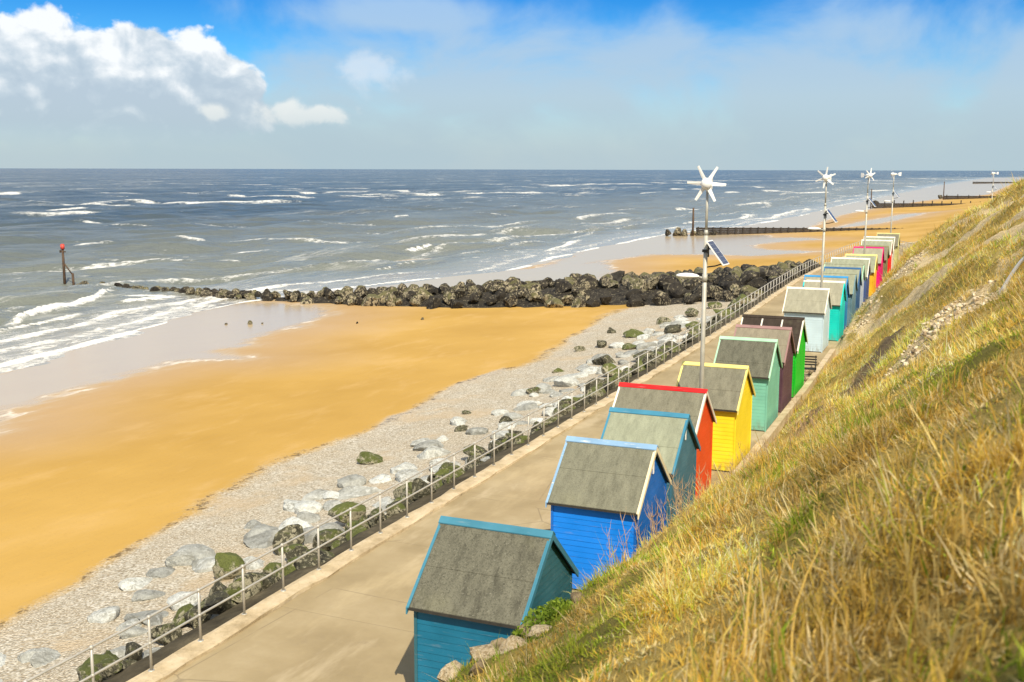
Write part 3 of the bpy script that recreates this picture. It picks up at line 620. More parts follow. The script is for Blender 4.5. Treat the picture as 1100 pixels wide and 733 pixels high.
# ------------------------------------------------------------------ turbine lamp posts
t = NT('solar_cells'); co = t.coord()
br = t.n('ShaderNodeTexBrick'); t.l(t.mapping(co,(1,1,1)), br.inputs['Vector']); br.offset = 0
br.inputs['Color1'].default_value = (.018,.028,.075,1); br.inputs['Color2'].default_value = (.025,.035,.09,1); br.inputs['Mortar'].default_value = (.20,.22,.26,1)
br.inputs['Scale'].default_value = 1; br.inputs['Brick Width'].default_value = .15; br.inputs['Row Height'].default_value = .15; br.inputs['Mortar Size'].default_value = .006
M['cells'] = t.set(color=br.outputs[0], rough=.2, spec=.6)
def lamp_post(x, y, label, yaw, roll, tilt=0):
    root = empty('lamp_post', (x, y, 0), 0, label=label, cat='lamp post', group='wind turbine lamp posts along the promenade')
    m = MB(); m.tube([(0,0,0),(0,0,.012)], .16, 12); m.tube([(0,0,0),(0,0,7.45)], [.072,.062], 14); m.build('pole', M['polegrey'], root, True)
    m = MB(); m.tube([(0,0,7.4),(0,0,7.55)], [.068,.05], 14); m.tube([(0,0,7.5),(0,0,8.72)], .04, 12); m.build('upper_pole', M['polegrey'], root, True)
    m = MB(); m.box(-.07,.07,.07,.17,6.75,7.2); m.box(-.085,.085,-.085,.085,6.9,6.98); m.build('control_box', M['black'], root)
    # turbine, local axis -y is the wind face
    ca, sa = math.cos(yaw), math.sin(yaw)
    R = Matrix.Rotation(yaw, 3, 'Z') @ Matrix.Rotation(tilt, 3, 'X')
    hub = Vector((0,0,8.9)); T = lambda p: tuple(hub + R @ Vector(p))
    m = MB(); m.tube([T((0,-.14,0)),T((0,-.05,0)),T((0,.16,0)),T((0,.26,0))], [.10,.125,.115,.05], 14); m.tube([(0,0,8.68),(0,0,8.86)], .05, 10); tb = m.build('turbine', M['white'], root, True)
    m = MB(); m.ellipsoid(T((0,-.17,0)), (.17,.15,.17), 14, 9); m.build('hub', M['white'], tb, True)
    for k in range(6):
        a = roll+k*math.pi/3; u = Vector((math.cos(a),0,math.sin(a))); v = Vector((-math.sin(a),0,math.cos(a)))
        b_ = MB(); rows = [(.08,.05,.35),(.2,.058,.3),(.4,.045,.22),(.57,.036,.16)]
        pts = []
        for (rr, c, tw) in rows:
            cx = v*math.cos(tw)+Vector((0,1,0))*math.sin(tw)
            n_ = u.cross(cx)
            ctr = u*rr+Vector((0,-.17,0))
            pts.append([T(ctr+cx*c+n_*.002), T(ctr+n_*.009), T(ctr-cx*c+n_*.002), T(ctr-cx*c-n_*.002), T(ctr-n_*.009), T(ctr+cx*c-n_*.002)])
        n0 = len(b_.v); [b_.v.extend(p) for p in pts]
        for i in range(3):
            for j in range(6):
                j2 = (j+1) % 6; b_.f.append((n0+i*6+j, n0+i*6+j2, n0+(i+1)*6+j2, n0+(i+1)*6+j)); b_.m.append(0)
        b_.f.append(tuple(n0+18+j for j in range(6))); b_.m.append(0)
        b_.build('blade', M['white'], tb)
    m = MB(); m.tube([T((0,.2,0)),T((0,.5,.02))], .022, 8)
    m.box8([T(p) for p in ((-.012,.46,-.14),(.012,.46,-.14),(.012,.72,-.17),(-.012,.72,-.17),(-.012,.46,.15),(.012,.46,.15),(.012,.74,.2),(-.012,.74,.2))]); m.build('tail_vane', M['white'], tb)
    # solar panel facing the bank
    az = math.radians(-3); up = math.radians(38)
    nrm = Vector((math.cos(up)*math.cos(az), math.cos(up)*math.sin(az), math.sin(up)))
    wv = Vector((-math.sin(az), math.cos(az), 0)); hv = nrm.cross(wv).normalized()
    if hv.z < 0: hv = -hv
    ctr = Vector((.38,-.02,6.9))
    Rm = Matrix((wv, hv, nrm)).transposed().to_4x4(); Rm.translation = ctr
    m = MB(); Wd, Hg = .30, .44
    m.box(-Wd,Wd,-Hg,Hg,-.035,.0)
    p = m.build('solar_panel', M['white'], root); p.matrix_local = Rm
    m = MB(); m.quad((-Wd+.035,-Hg+.035,.003),(Wd-.035,-Hg+.035,.003),(Wd-.035,Hg-.035,.003),(-Wd+.035,Hg-.035,.003)); m.build('cell_panel', M['cells'], p)
    m = MB(); m.tube([(0,0,7.0),(.16,0,7.0),tuple(ctr+hv*.2-nrm*.03)], .02, 8); m.tube([(0,0,6.45),(.3,0,6.5),tuple(ctr-hv*.36-nrm*.03)], .02, 8); m.build('panel_bracket', M['black'], root, True)
    # lamp head on a short arm over the path
    m = MB(); m.tube([(0,0,6.12),(-.2,0,6.16)], .03, 8); m.tube([(0,0,6.02),(0,0,6.24)], .078, 12); m.build('lamp_arm', M['polegrey'], root, True)
    def fl(q): return (q[0], q[1]*(1-.25*q[0]), q[2] if q[2] > 0 else q[2]*.55)
    m = MB(); m.ellipsoid((-.52,0,6.17),(.36,.14,.095),18,10,fn=fl); m.build('lamp_head', M['white'], root, True)
    return root
lamp_post(-7.68,31.75,'nearest lamp post with white wind turbine, between the orange and yellow huts', .05, -.05)
lamp_post(-8.22,60.5,'lamp post with white wind turbine between the ice blue and turquoise huts', -.2, .36)
lamp_post(-8.86,88.0,'lamp post with white wind turbine between the amber and magenta huts', .95, .35)
lamp_post(-9.4,118.0,'lamp post with edge-on wind turbine behind the farthest hut', -1.15, .1)
lamp_post(-.2,175.0,'most distant turbine lamp post, half hidden by the grassy bank', -1.0, .3)

# ------------------------------------------------------------------ rocks
def rock_mesh(name, seed, mat, flat=1.0, cuts=9, sub=3):
    import bmesh
    rnd = random.Random(seed); bm = bmesh.new(); bmesh.ops.create_icosphere(bm, subdivisions=sub, radius=1)
    planes = []
    for _ in range(cuts):
        n = Vector((rnd.gauss(0,1), rnd.gauss(0,1), rnd.gauss(0,.8))).normalized(); planes.append((n, rnd.uniform(.42,.74)))
    off = Vector((rnd.uniform(0,50), rnd.uniform(0,50), rnd.uniform(0,50)))
    sx, sy, sz = rnd.uniform(.85,1.25), rnd.uniform(.75,1.0), rnd.uniform(.62,.85)*flat
    for v in bm.verts:
        p = v.co.copy()
        for n, d in planes:
            e = p.dot(n)-d
            if e > 0: p -= n*e*.94
        p += p.normalized()*(.10*mnoise.noise(p*1.9+off)+.07*mnoise.noise(p*4.5+off)+.035*mnoise.noise(p*11+off))
        v.co = (p.x*sx, p.y*sy, p.z*sz)
    me = bpy.data.meshes.new(name); bm.to_mesh(me); bm.free()
    me.polygons.foreach_set('use_smooth', [True]*len(me.polygons)); me.materials.append(mat)
    try: me.set_sharp_from_angle(angle=math.radians(32))
    except Exception: pass
    return me
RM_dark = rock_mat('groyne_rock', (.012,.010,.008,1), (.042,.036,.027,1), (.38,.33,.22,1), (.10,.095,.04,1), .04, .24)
RM_top = rock_mat('dry_groyne_rock', (.02,.018,.015,1), (.058,.053,.045,1), (.28,.245,.17,1), (.11,.105,.045,1), .05, .08)
RM_moss = rock_mat('mossy_rock', (.025,.024,.016,1), (.10,.095,.06,1), (.40,.37,.26,1), (.09,.108,.022,1), .22, .55)
RM_pale = rock_mat('pale_slab_rock', (.30,.30,.265,1), (.46,.47,.435,1), (.59,.61,.585,1), (.36,.35,.20,1), .0, .3)
RM_tan = rock_mat('tan_bank_stone', (.22,.16,.09,1), (.48,.37,.22,1), (.64,.54,.37,1), (.3,.26,.1,1), -.2, .3)
K_dark = [rock_mesh('boulder', 100+i, RM_dark, 1.05, 10) for i in range(7)]
K_top = [rock_mesh('boulder', 200+i, RM_top, .95, 10) for i in range(6)]
K_moss = [rock_mesh('boulder', 300+i, RM_moss, 1.0, 9) for i in range(6)]
K_pale = [rock_mesh('slab_rock', 400+i, RM_pale, .6, 9) for i in range(6)]
K_tan = [rock_mesh('bank_stone', 500+i, RM_tan, .9, 8, 2) for i in range(4)]
def put_rock(kinds, x, y, z, s, label, group, name='boulder', cat='boulder', flat=1, rx=.3, rnd=random):
    o = bpy.data.objects.new(name, rnd.choice(kinds)); C.objects.link(o)
    o.location = (x, y, z); o.rotation_euler = (rnd.uniform(-rx,rx), rnd.uniform(-rx,rx), rnd.uniform(0,6.28)); o.scale = (s*rnd.uniform(.9,1.15), s*rnd.uniform(.85,1.1), s*flat*rnd.uniform(.85,1.1))
    return tag(o, label, cat, group)
rr = random.Random(5)
sz1 = lambda x, y: float(sand_z(np.array([x]), np.array([y]))[0])
# rock groyne: centre line, half width, height of the heap
GL = [(-97,94.2,.7,.35),(-84,93.6,.8,.6),(-70,92.4,1.0,.85),(-63,91.3,1.5,.95),(-57,91,2.2,1.25),(-50,91.5,3.4,1.55),(-44,92.8,5.0,1.9),(-37,95.5,6.6,2.05),(-31,99,8.8,2.0),(-25,102.5,12,1.8),(-20,104.5,14.5,1.5),(-17,106,15,1.2)]
ga = np.array(GL)
def groyne_h(x, y):
    cy = np.interp(x, ga[:,0], ga[:,1]); hw_ = np.interp(x, ga[:,0], ga[:,2]); hh = np.interp(x, ga[:,0], ga[:,3])
    q = abs(y-cy)/hw_
    return .86*hh*max(0, 1-max(0, q-.45)/.75), q
pts = []
gl = 'dark barnacled boulder in the rock groyne running across the beach'
gt = 'dry grey boulder on the landward heap of the rock groyne'
tries = 0
while tries < 20000 and len(pts) < 290:
    tries += 1
    x = rr.uniform(-95.5,-15.8)
    if x < -60 and rr.random() < .3: continue
    cy = np.interp(x, ga[:,0], ga[:,1]); hw_ = np.interp(x, ga[:,0], ga[:,2]); y = cy+rr.uniform(-1,1)*hw_*1.1
    if x > float(wall_x(y))-1.7: continue
    size = np.interp(x, [-95,-72,-62,-50,-36,-16], [.55,.64,.78,.93,1.0,.95])*rr.uniform(.7,1.35)
    if all((x-a)**2+(y-b)**2 > (.56*(size+s))**2 for a, b, s in pts):
        h, q = groyne_h(x, y); pts.append((x, y, size))
        base = max(sz1(x, y), -4.25)
        top = x > -34 and q < 1.0 and y > cy-hw_*.35
        o = put_rock(K_top if top else K_dark, x, y, base+h*.72+.05, size, gt if top else gl, 'boulders of the rock groyne, landward heap' if top else 'boulders of the rock groyne', rx=.6, rnd=rr)
        if h > 1.5:   # a lower course holds it up
            pass
# core of the heap below the visible boulders
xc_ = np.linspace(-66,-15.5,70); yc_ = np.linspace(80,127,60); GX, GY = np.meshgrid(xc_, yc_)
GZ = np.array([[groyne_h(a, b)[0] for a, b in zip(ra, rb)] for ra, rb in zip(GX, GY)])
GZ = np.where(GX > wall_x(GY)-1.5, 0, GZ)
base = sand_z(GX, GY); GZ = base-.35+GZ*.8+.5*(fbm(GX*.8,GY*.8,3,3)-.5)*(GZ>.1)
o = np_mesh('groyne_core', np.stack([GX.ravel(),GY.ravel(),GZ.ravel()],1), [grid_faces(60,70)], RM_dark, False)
tag(o, 'dark mass of rubble filling the gaps of the rock groyne', 'rubble', kind='stuff')
# boulders at the foot of the sea wall
WALLR = [(-16.6,16.6,.62),(-16.5,18.2,.55),(-16.9,19.2,.6),(-17.2,20.9,.6),(-18.2,22.6,.95),(-16.6,21.8,.5),(-17.9,25,.85),(-16.9,23.9,.62),(-16.2,22.9,.5),(-17.4,27.4,.9),(-16.2,26.2,.75),(-16.3,24.9,.6),(-16.6,29.6,.65),(-16.1,28.1,.6),(-17.2,33.4,.6),(-17.0,35.6,.75),(-16.2,31.3,.65),(-16.0,33.2,.6),(-16.1,36.6,.7),(-16.2,39.5,.75),(-16.4,43.0,.8),(-17,49,.95),(-16.1,46.4,.7),(-17.8,54,.95),(-16.3,51.6,.8),(-17.6,58.8,1.0),(-16.3,55.8,.9),(-16.6,61.5,1.0),(-16.4,65.5,1.0),(-17.3,69.5,1.1),(-16.8,73.5,1.1),(-17.4,78,1.2),(-17.6,82.5,1.2),(-17.9,87,1.2),(-17.9,91.5,1.2),(-19.8,85.5,1.0),(-20.3,80.2,1.0),(-16.2,48.7,.6),(-16.1,41.2,.5),(-16.0,53.5,.6)]
for x, y, s in WALLR:
    s *= .76
    put_rock(K_moss, x, y, sz1(x,y)+s*.2+.1, s, 'green mossy boulder at the foot of the sea wall below the railing', 'mossy boulders along the sea wall', name='mossy_rock', cat='mossy rock', flat=.8, rnd=rr, rx=.35)
for i in range(150):
    y = 14.5+70*rr.random()**1.15; x = -15.0-rr.uniform(0,1.5)-.008*y
    s = rr.uniform(.26,.62)
    put_rock(K_moss, x, y, max(sz1(x,y), -.75 if x > -15.8 else -9)+s*.3, s, 'small dark boulder wedged against the sea wall below the railing', 'small boulders wedged against the sea wall', name='mossy_rock', cat='mossy rock', rnd=rr, rx=.5)
for x, y, s in [(-21.7,35.7,.62),(-20.4,41.2,.4),(-18.9,42.6,.42),(-20.6,49.8,.55),(-21.9,56.5,.4),(-22.6,66,.7),(-21.9,70.6,.9),(-20.2,64.5,.8),(-19.8,58.6,.85),(-21.5,76.5,.8),(-23.6,64.6,.5),(-24.3,73.0,.6),(-19.4,71.5,.9),(-22.0,45,.3)]:
    put_rock(K_moss, x, y, sz1(x,y)+s*.1, s, 'dark wet boulder lying alone on the pale shingle', 'lone boulders on the shingle', rnd=rr, flat=.7)
np_ = 0; ps = []
for tr in range(4000):
    y = 14.5+rr.random()**1.3*66; x = -15.9-4.9*rr.random()**1.4-.002*y + (-.6 if y > 40 else 0)
    s = rr.uniform(.45,1.0)
    if np_ >= 150: break
    if all((x-a)**2+(y-b)**2 > (.47*(s+q))**2 for a, b, q in ps) and all((x-a)**2+(y-b)**2 > (.8*(q)+.35*s)**2 for a, b, q in WALLR):
        ps.append((x,y,s)); np_ += 1
        put_rock(K_pale, x, y, sz1(x,y)-s*.04, s, 'pale grey flat slab half buried in the shingle', 'pale slabs in the shingle', name='slab_rock', cat='rock slab', rnd=rr, rx=.22, flat=.8)
# a few stones left on the wet sand
for x, y, s in [(-58.9,74.0,.2),(-56.8,74.5,.28),(-55.9,75.0,.15),(-47.5,76.5,.16),(-43,79.5,.18)]:
    put_rock(K_dark, x, y, sz1(x,y)+s*.3, s, 'small dark stone left on the wet sand', 'stones on the wet sand', name='beach_stone', cat='stone', rnd=rr)
for x, y, s in [(-59.5,214,1.1),(-57.9,215.2,1.2),(-56.4,214.5,1.0),(-55.0,216,1.1),(-53.6,216,.9),(-52.2,216.4,.8),(-50.8,216.9,.8),(-58.6,216.4,.9)]:
    put_rock(K_dark, x, y, -3.6+s*.3, s, 'brown boulder heaped at the seaward end of the long timber groyne', 'boulders at the end of the timber groyne', rnd=rr)
put_rock(K_dark, -40, 425, -2.7, 1.5, 'lone dark boulder standing on the far sand beside the second groyne', None, rnd=rr, flat=1.0)
put_rock(K_dark, -21.5, 520, -2.2, 1.5, 'lone dark boulder beyond the end of the third groyne', None, rnd=rr, flat=.9)

# ------------------------------------------------------------------ timber groynes and marker posts
def groyne(P, n, zt, zb, label, ph=.35):
    (x0,y0),(x1,y1) = P; root = empty('timber_groyne', (x0,y0,zb), math.atan2(y1-y0,x1-x0), label=label, cat='groyne')
    L = math.hypot(x1-x0, y1-y0)
    m = MB(); H_ = zt-zb; k = 4
    for i in range(k):
        for j in range(12):
            a = L*j/12; m.box(a+.02, a+L/12-.02, -.06+rr.uniform(-.03,.03), .06, -.8+(H_+.8)*i/k, -.8+(H_+.8)*(i+1)/k-.03)
    m.build('plank_wall', M['darktimber'], root)
    for i in range(n):
        a = L*(i+.3)/n; p = MB(); p.box(a-.15,a+.15,-.32,-.08,-.9,H_+ph*rr.uniform(.5,1.1)); p.build('pile', M['darktimber'], root)
    w = MB(); w.box(0, L, .07, .2, H_-.28, H_-.08); w.build('waling', M['darktimber'], root)
groyne([(-54.5,216.5),(-7,235)], 34, -2.15, -3.1, 'long dark timber groyne crossing the wet beach beyond the huts', .1)
groyne([(-37.2,386),(-2,399)], 12, -1.6, -3.3, 'dark timber groyne with raised piles on the far sand', 1.0)
groyne([(-19.5,500),(6,507)], 6, -1.3, -3.3, 'short distant timber groyne with a tall end post beside the bank', .6)
groyne([(-20,1180),(60,1200)], 6, -1.8, -3.6, 'very distant low groyne line near the horizon', .4)
def marker(x, y, zb, h, label, top=None, brace=False, r=.13):
    root = empty('marker_post', (x,y,zb), 0, label=label, cat='marker post')
    m = MB(); m.tube([(0,0,-1),(0.02,0,h*.5),(0,0,h)], [r*1.15,r,r*.85], 10); m.build('post', M['rust'], root, True)
    if top:
        m = MB(); m.tube([(0,0,h),(0,0,h+.52)], .23, 14); m.tube([(0,0,h+.52),(0,0,h+.6)],[.23,.15],14); m.build('topmark', top, root, True)
        m = MB(); m.box(-.38,.42,-.06,.06,h-.35,h-.22); m.box(-.44,-.3,-.06,.06,h-.42,h-.1); m.build('crossbar', M['rust'], root)
    if brace:
        ux, uy = math.cos(.41), math.sin(.41)
        m = MB(); m.tube([(.08*ux,.08*uy,h*.62),(.98*ux,.98*uy,h*.31)], .075, 8); m.build('brace', M['rust'], root, True)
        m = MB(); m.tube([(1.05*ux,1.05*uy,-1),(.98*ux,.98*uy,h*.36)], [.16,.13], 9); m.build('stub_pile', M['rust'], root, True)
    return root
marker(-97.6,94,-4.2,4.3,'rusty marker post with red can topmark standing in the shallow sea', M['red'], True, .15)
marker(-54.6,214.5,-3.4,5.2,'dark bare marker post at the seaward end of the long timber groyne', None, False, .2)
marker(-37.6,386,-3.4,6.5,'thin dark post at the end of the raised-pile groyne', None, False, .18)
marker(-19.5,500,-3.4,8.0,'far dark post beside the most distant lamp post', None, False, .2)

# ------------------------------------------------------------------ grassy bank
xs = np.unique(np.concatenate([np.linspace(-.45, 0, 4), np.arange(.0, 12, .16), np.arange(12, 20, .5), np.linspace(20, 60, 20)]))
ys = np.unique(np.concatenate([np.arange(-24,2,.6), np.arange(2,34,.16), np.arange(34,70,.26), np.arange(70,136,.5)]))
D_, Y = np.meshgrid(xs, ys); X = toe_x(Y)+D_
Z = bank_z(X, Y)
x_, y_, d_ = X.ravel(), Y.ravel(), D_.ravel()
def bank_masks(x, y):
    d = x-toe_x(y)
    straw = fbm(x*.55+3, y*.42, 4, 12)                     # dry vs green
    green = sstep(.46,.57, fbm(x*.5+11, y*.38+2, 4, 14))*np.clip((24-y)/8,.12,1)
    led = fbm((x*.9+y*.28)*.55, (y*.9-x*.3)*.10, 3, 44)
    bare = sstep(.55,.64, fbm((x*.9+y*.3)*.55+7, (y*.9-x*.3)*.15, 4, 19))*np.clip((y-34)/10,0,1)
    scarp = np.where(y > 56, sstep(1.3,.2,d+.8*(fbm(x,y*.6,3,2)-.5)), np.where(y < 27, sstep(.55,.1,d), sstep(.5,.1,d)*.5))
    # old strip of dark bare soil above the low wall
    P = [(-5.6,31),(-5.0,31.2),(-4.1,35),(-3.0,40),(-2.0,45),(-2.3,46.5),(-3.8,43),(-5.1,37.5)]
    soil = sstep(-.1,.5, poly_sd(x, y, P)+.5*(fbm(x*1.5,y*1.5,3,6)-.5))
    P2 = [(-3.2,36),(-1.5,39.5),(.2,38),(1.0,34),(-.4,30.5),(-2,32)]
    rub = sstep(-.3,.4, poly_sd(x, y, P2)+1.2*(fbm(x*1.2,y*1.2,3,9)-.5))
    P3 = [(-6.2,58),(-5.4,58),(-4.2,66),(-3.6,76),(-5.0,80),(-6.6,72)]
    rub2 = sstep(-.3,.4, poly_sd(x, y, P3)+1.5*(fbm(x*1.2,y*1.2,3,9)-.5))
    bare = np.maximum.reduce([bare, scarp, rub*.9, rub2*.95])
    return straw, green, bare, soil, np.maximum(rub, rub2)
straw, green, bare, soil, rub = bank_masks(x_, y_)
t = NT('bank_ground'); co = t.coord()
n1 = t.noise(co, 1.6, 6, .65); n2 = t.noise(co, 9, 5, .7); n3 = t.noise(co, .5, 4)
fib = t.noise(t.mapping(co,(1,.25,1),(0,0,.5)), 38, 5, .8, 1.5)
b = t.ramp(t.math('ADD', t.math('MULTIPLY', n1, .35), t.math('ADD', t.math('MULTIPLY', n2, .25), t.math('MULTIPLY', fib, .4))), [(.34,(.20,.155,.05,1)),(.46,(.40,.30,.09,1)),(.57,(.55,.42,.14,1)),(.72,(.66,.53,.22,1))])
b = t.mix(t.math('MULTIPLY', t.attr('green'), .7), b, (.10,.12,.022,1))
bs = t.ramp(n2, [(.3,(.38,.27,.12,1)),(.5,(.70,.55,.31,1)),(.7,(.84,.72,.48,1))])
b = t.mix(t.mrange(t.math('ADD', t.attr('bare'), t.math('MULTIPLY', t.math('SUBTRACT', n2, .5), .8)), .4, .7), b, bs)
so = t.ramp(n2, [(.3,(.10,.07,.042,1)),(.6,(.22,.165,.10,1)),(.8,(.34,.26,.16,1))])
b = t.mix(t.attr('soil'), b, so)
M['bank'] = t.set(color=b, rough=.95, spec=.1, normal=t.bump(t.math('ADD', n1, t.math('ADD', t.math('MULTIPLY', n2, .6), t.math('MULTIPLY', fib, .35))), 1.0, .14))
o = np_mesh('grassy_bank', np.stack([x_, y_, Z.ravel()],1), [grid_faces(len(ys), len(xs))], M['bank'], attrs=dict(green=green, bare=bare, soil=soil)); tag(o, kind='structure')

# grass: blades gathered in tufts, built as one mesh
t = NT('grass_blades'); col = t.attr('Col', 'Color')
tr = t.n('ShaderNodeBsdfTranslucent'); t.l(col, tr.inputs[0]); mxs = t.n('ShaderNodeMixShader'); mxs.inputs[0].default_value = .5
t.set(color=col, rough=.6, spec=.25); t.l(t.b.outputs[0], mxs.inputs[1]); t.l(tr.outputs[0], mxs.inputs[2]); t.l(mxs.outputs[0], t.out.inputs[0])
M['grass'] = t.m
PAL = np.array([[.82,.58,.16],[.76,.48,.08],[.85,.67,.26],[.62,.42,.12],[.87,.73,.40],[.72,.52,.10]])
GPAL = np.array([[.28,.38,.03],[.38,.48,.045],[.20,.28,.025],[.50,.52,.06]])
def grass(name, y0, y1, dmax, dens, per, length, width, spread, seed, lie=.5):
    rng = np.random.default_rng(seed)
    n = int((y1-y0)*dmax*dens)
    y = rng.uniform(y0, y1, n); d = rng.uniform(.12, dmax, n); x = toe_x(y)+d
    straw, green, bare, soil, rub = bank_masks(x, y)
    clump = fbm(x*1.3, y*1.3, 3, 77)
    keep = (rng.random(n) > np.maximum(bare*1.05, soil*.93)) & (rng.random(n) < .8+.6*sstep(.3,.62,clump))
    x, y, green, straw, clump = x[keep], y[keep], green[keep], straw[keep], clump[keep]; n = len(x)
    z = bank_z(x, y)-.03
    tl = length*(.55+1.1*sstep(.35,.7,clump))*rng.uniform(.6,1.25,n)*(1-.25*green)
    isg = (rng.random(n) < green*.8+.08)
    tc = np.where(isg[:,None], GPAL[rng.integers(0,4,n)], PAL[rng.integers(0,6,n)])
    strk = fbm((x*.85+y*.33)*1.5, (y*.85-x*.33)*.22, 3, 91)
    tc = tc*((.74+.50*sstep(.3,.7,straw))*(.78+.44*sstep(.32,.66,strk)))[:,None]
    tl = tl*(.75+.6*sstep(.3,.6,fbm(x*.7,y*.7,2,93)))
    wind = np.stack([.1+.0*x, -.05+.0*x],1)+2.0*np.stack([vnoise(x*.8,y*.8,5)-.5, vnoise(x*.8,y*.8,6)-.5],1)
    I = np.repeat(np.arange(n), per); N = len(I)
    ang = rng.uniform(0, 2*np.pi, N); lean = rng.uniform(.1, 1, N)*lie
    L = tl[I]*np.where(rng.random(N) < .07, rng.uniform(1.2,2.3,N), rng.uniform(.4,1.1,N)); lean = np.where(L > tl[I]*1.2, lean*.5, lean)
    lx = np.cos(ang)*lean+wind[I,0]*.45-.1; ly = np.sin(ang)*lean+wind[I,1]*.45
    dx = -.26+.76*lx; dy = ly; dz = .95+.64*lx
    off = spread*np.sqrt(rng.random(N)); bx = x[I]+np.cos(ang)*off; by = y[I]+np.sin(ang)*off
    bz = bank_z(bx, by)-.02
    k = np.sqrt(1/(dx*dx+dy*dy+dz*dz)); ux, uy, uz = dx*k, dy*k, dz*k
    w = width*rng.uniform(.6,1.3,N); wa = rng.uniform(0, np.pi, N); wx, wy = np.cos(wa)*w, np.sin(wa)*w
    droop = rng.uniform(.05,.5,N)*lie
    B = np.stack([bx,by,bz],1); Mx = B+np.stack([ux*L*.55, uy*L*.55, uz*L*.55],1)
    Tp = B+np.stack([ux*L*1.05+.40*droop*L*.45, uy*L*1.05, uz*L-.92*droop*L*.45],1)
    Wv = np.stack([wx,wy,0*wx],1)
    V = np.stack([B-Wv, B+Wv, Mx+Wv*.8, Mx-Wv*.8, Tp],1).reshape(-1,3)
    i = np.arange(N)*5
    F = [np.stack([i,i+1,i+2,i+3],1), np.stack([i+3,i+2,i+4],1)]
    c = tc[I]*rng.uniform(.72,1.3,(N,1)); c = np.clip(c,0,.9)
    cv = np.repeat(c, 5, 0)
    o = np_mesh(name, V, F, M['grass'], False, colors=cv)
    return o
for nm, lab, args in [('near_grass','blurred golden and green grass tufts covering the near bank', (1.0,15,11,78,17,.145,.0056,.13,1,1.45)),
                 ('bank_grass','dry straw coloured grass on the bank behind the first huts', (15,34,11.5,46,14,.165,.0072,.16,2,1.4)),
                 ('far_grass','matted olive and straw grass on the slope beside the row of huts', (34,70,11.5,24,10,.19,.010,.2,3,1.25)),
                 ('distant_grass','pale straw grass on the most distant shoulder of the bank', (70,126,10.5,11,9,.25,.018,.28,4,1.0))]:
    o = grass('grass', *args); tag(o, lab, 'grass', kind='stuff')

# rubble stones on the bare patches: nobody could count them
st = MB(); srng = random.Random(3)
cand = []
for _ in range(5200):
    if srng.random() < .5: x, y = srng.uniform(-3.4,1.4), srng.uniform(30,40)
    else: y = srng.uniform(57,82); x = float(toe_x(y))+srng.uniform(.1,4)
    cand.append((x,y))
ca = np.array(cand); mk = bank_masks(ca[:,0], ca[:,1])[4]; cz = bank_z(ca[:,0], ca[:,1])
for (x,y), k, z_ in zip(cand, mk, cz):
    if srng.random() < k*.55:
        s = .03+.09*srng.random()**2; b0 = len(st.v)
        st.ellipsoid((x,y,z_+s*.2), (s*srng.uniform(.8,1.4), s*srng.uniform(.8,1.3), s*srng.uniform(.5,.9)), 6, 4)
        for i in range(b0, len(st.v)):
            v = st.v[i]; st.v[i] = (v[0]+srng.uniform(-.2,.2)*s, v[1]+srng.uniform(-.2,.2)*s, v[2]+srng.uniform(-.2,.2)*s)
t = NT('rubble'); co = t.coord(); vo = t.n('ShaderNodeTexVoronoi'); t.l(co, vo.inputs[0]); vo.inputs['Scale'].default_value = 4
sc_ = t.n('ShaderNodeSeparateColor'); t.l(vo.outputs['Color'], sc_.inputs[0])
M['rubble'] = t.set(color=t.ramp(sc_.outputs[0], [(0,(.28,.2,.11,1)),(.5,(.52,.42,.27,1)),(1,(.70,.62,.46,1))]), rough=.9)
tag(st.build('rubble', M['rubble']), 'loose pale rubble on the bare patches of the slope', 'rubble', kind='stuff')

# tan stones at the edge of the bank beside the first hut
bz1 = lambda x, y: float(bank_z(np.array([x]), np.array([y]))[0])
for x, y, s in [(-6.1,10.7,.42),(-6.15,11.4,.36),(-6.1,12.1,.42),(-5.95,12.6,.32),(-5.85,13.1,.40),(-5.6,12.9,.36),(-5.7,13.8,.36),(-6.05,10.0,.36),(-5.45,13.5,.3),(-5.3,14.6,.26),(-6.2,11.9,.28),(-5.75,12.3,.34),(-5.6,11.7,.26)]:
    put_rock(K_tan, x, y, bz1(x,y)+s*.16, s*.74, 'tan stone on the bank edge beside the nearest teal hut', 'tan stones on the bank edge', name='bank_stone', cat='stone', rnd=rr, rx=.6)

# leafy green plant by the first hut
def leafy(x, y, w, h, n, label, cols, seed, size=.05):
    rng = np.random.default_rng(seed); root = empty('leafy_plant', (x,y,bz1(x,y)), 0, label=label, cat='plant')
    th = rng.uniform(0,2*np.pi,n); r = w*np.sqrt(rng.random(n)); zz = h*(1-(r/w)**2*.7)*rng.uniform(.3,1,n)
    px, py = r*np.cos(th)*.8, r*np.sin(th)*1.4
    gz = bank_z(px+x, py+y)-bz1(x,y)
    Cc = np.stack([px,py,np.maximum(gz,-.5)+zz],1); u = rng.normal(size=(n,3)); u /= np.linalg.norm(u,axis=1)[:,None]; v = rng.normal(size=(n,3)); v = np.cross(u,v); v /= np.linalg.norm(v,axis=1)[:,None]
    s = size*rng.uniform(.6,1.3,(n,1))
    V = np.stack([Cc-u*s, Cc+v*s*.5, Cc+u*s, Cc-v*s*.5],1).reshape(-1,3); i = np.arange(n)*4
    c = np.array(cols)[rng.integers(0,len(cols),n)]*rng.uniform(.7,1.3,(n,1))
    o = np_mesh('foliage', V, [np.stack([i,i+1,i+2,i+3],1)], M['grass'], False, colors=np.repeat(c,4,0)); o.parent = root
    m = MB()
    for k in range(7):
        a = k*.9; m.tube([(0,0,-.1),(w*.35*math.cos(a),w*.5*math.sin(a),h*.45)], .008, 5)
    m.build('stem', M['rust'], root)
leafy(-5.75,14.2,.52,.34,950,'bright green leafy plant on the bank edge beside the teal hut',[[.22,.32,.03],[.30,.40,.05],[.14,.22,.02]],1)
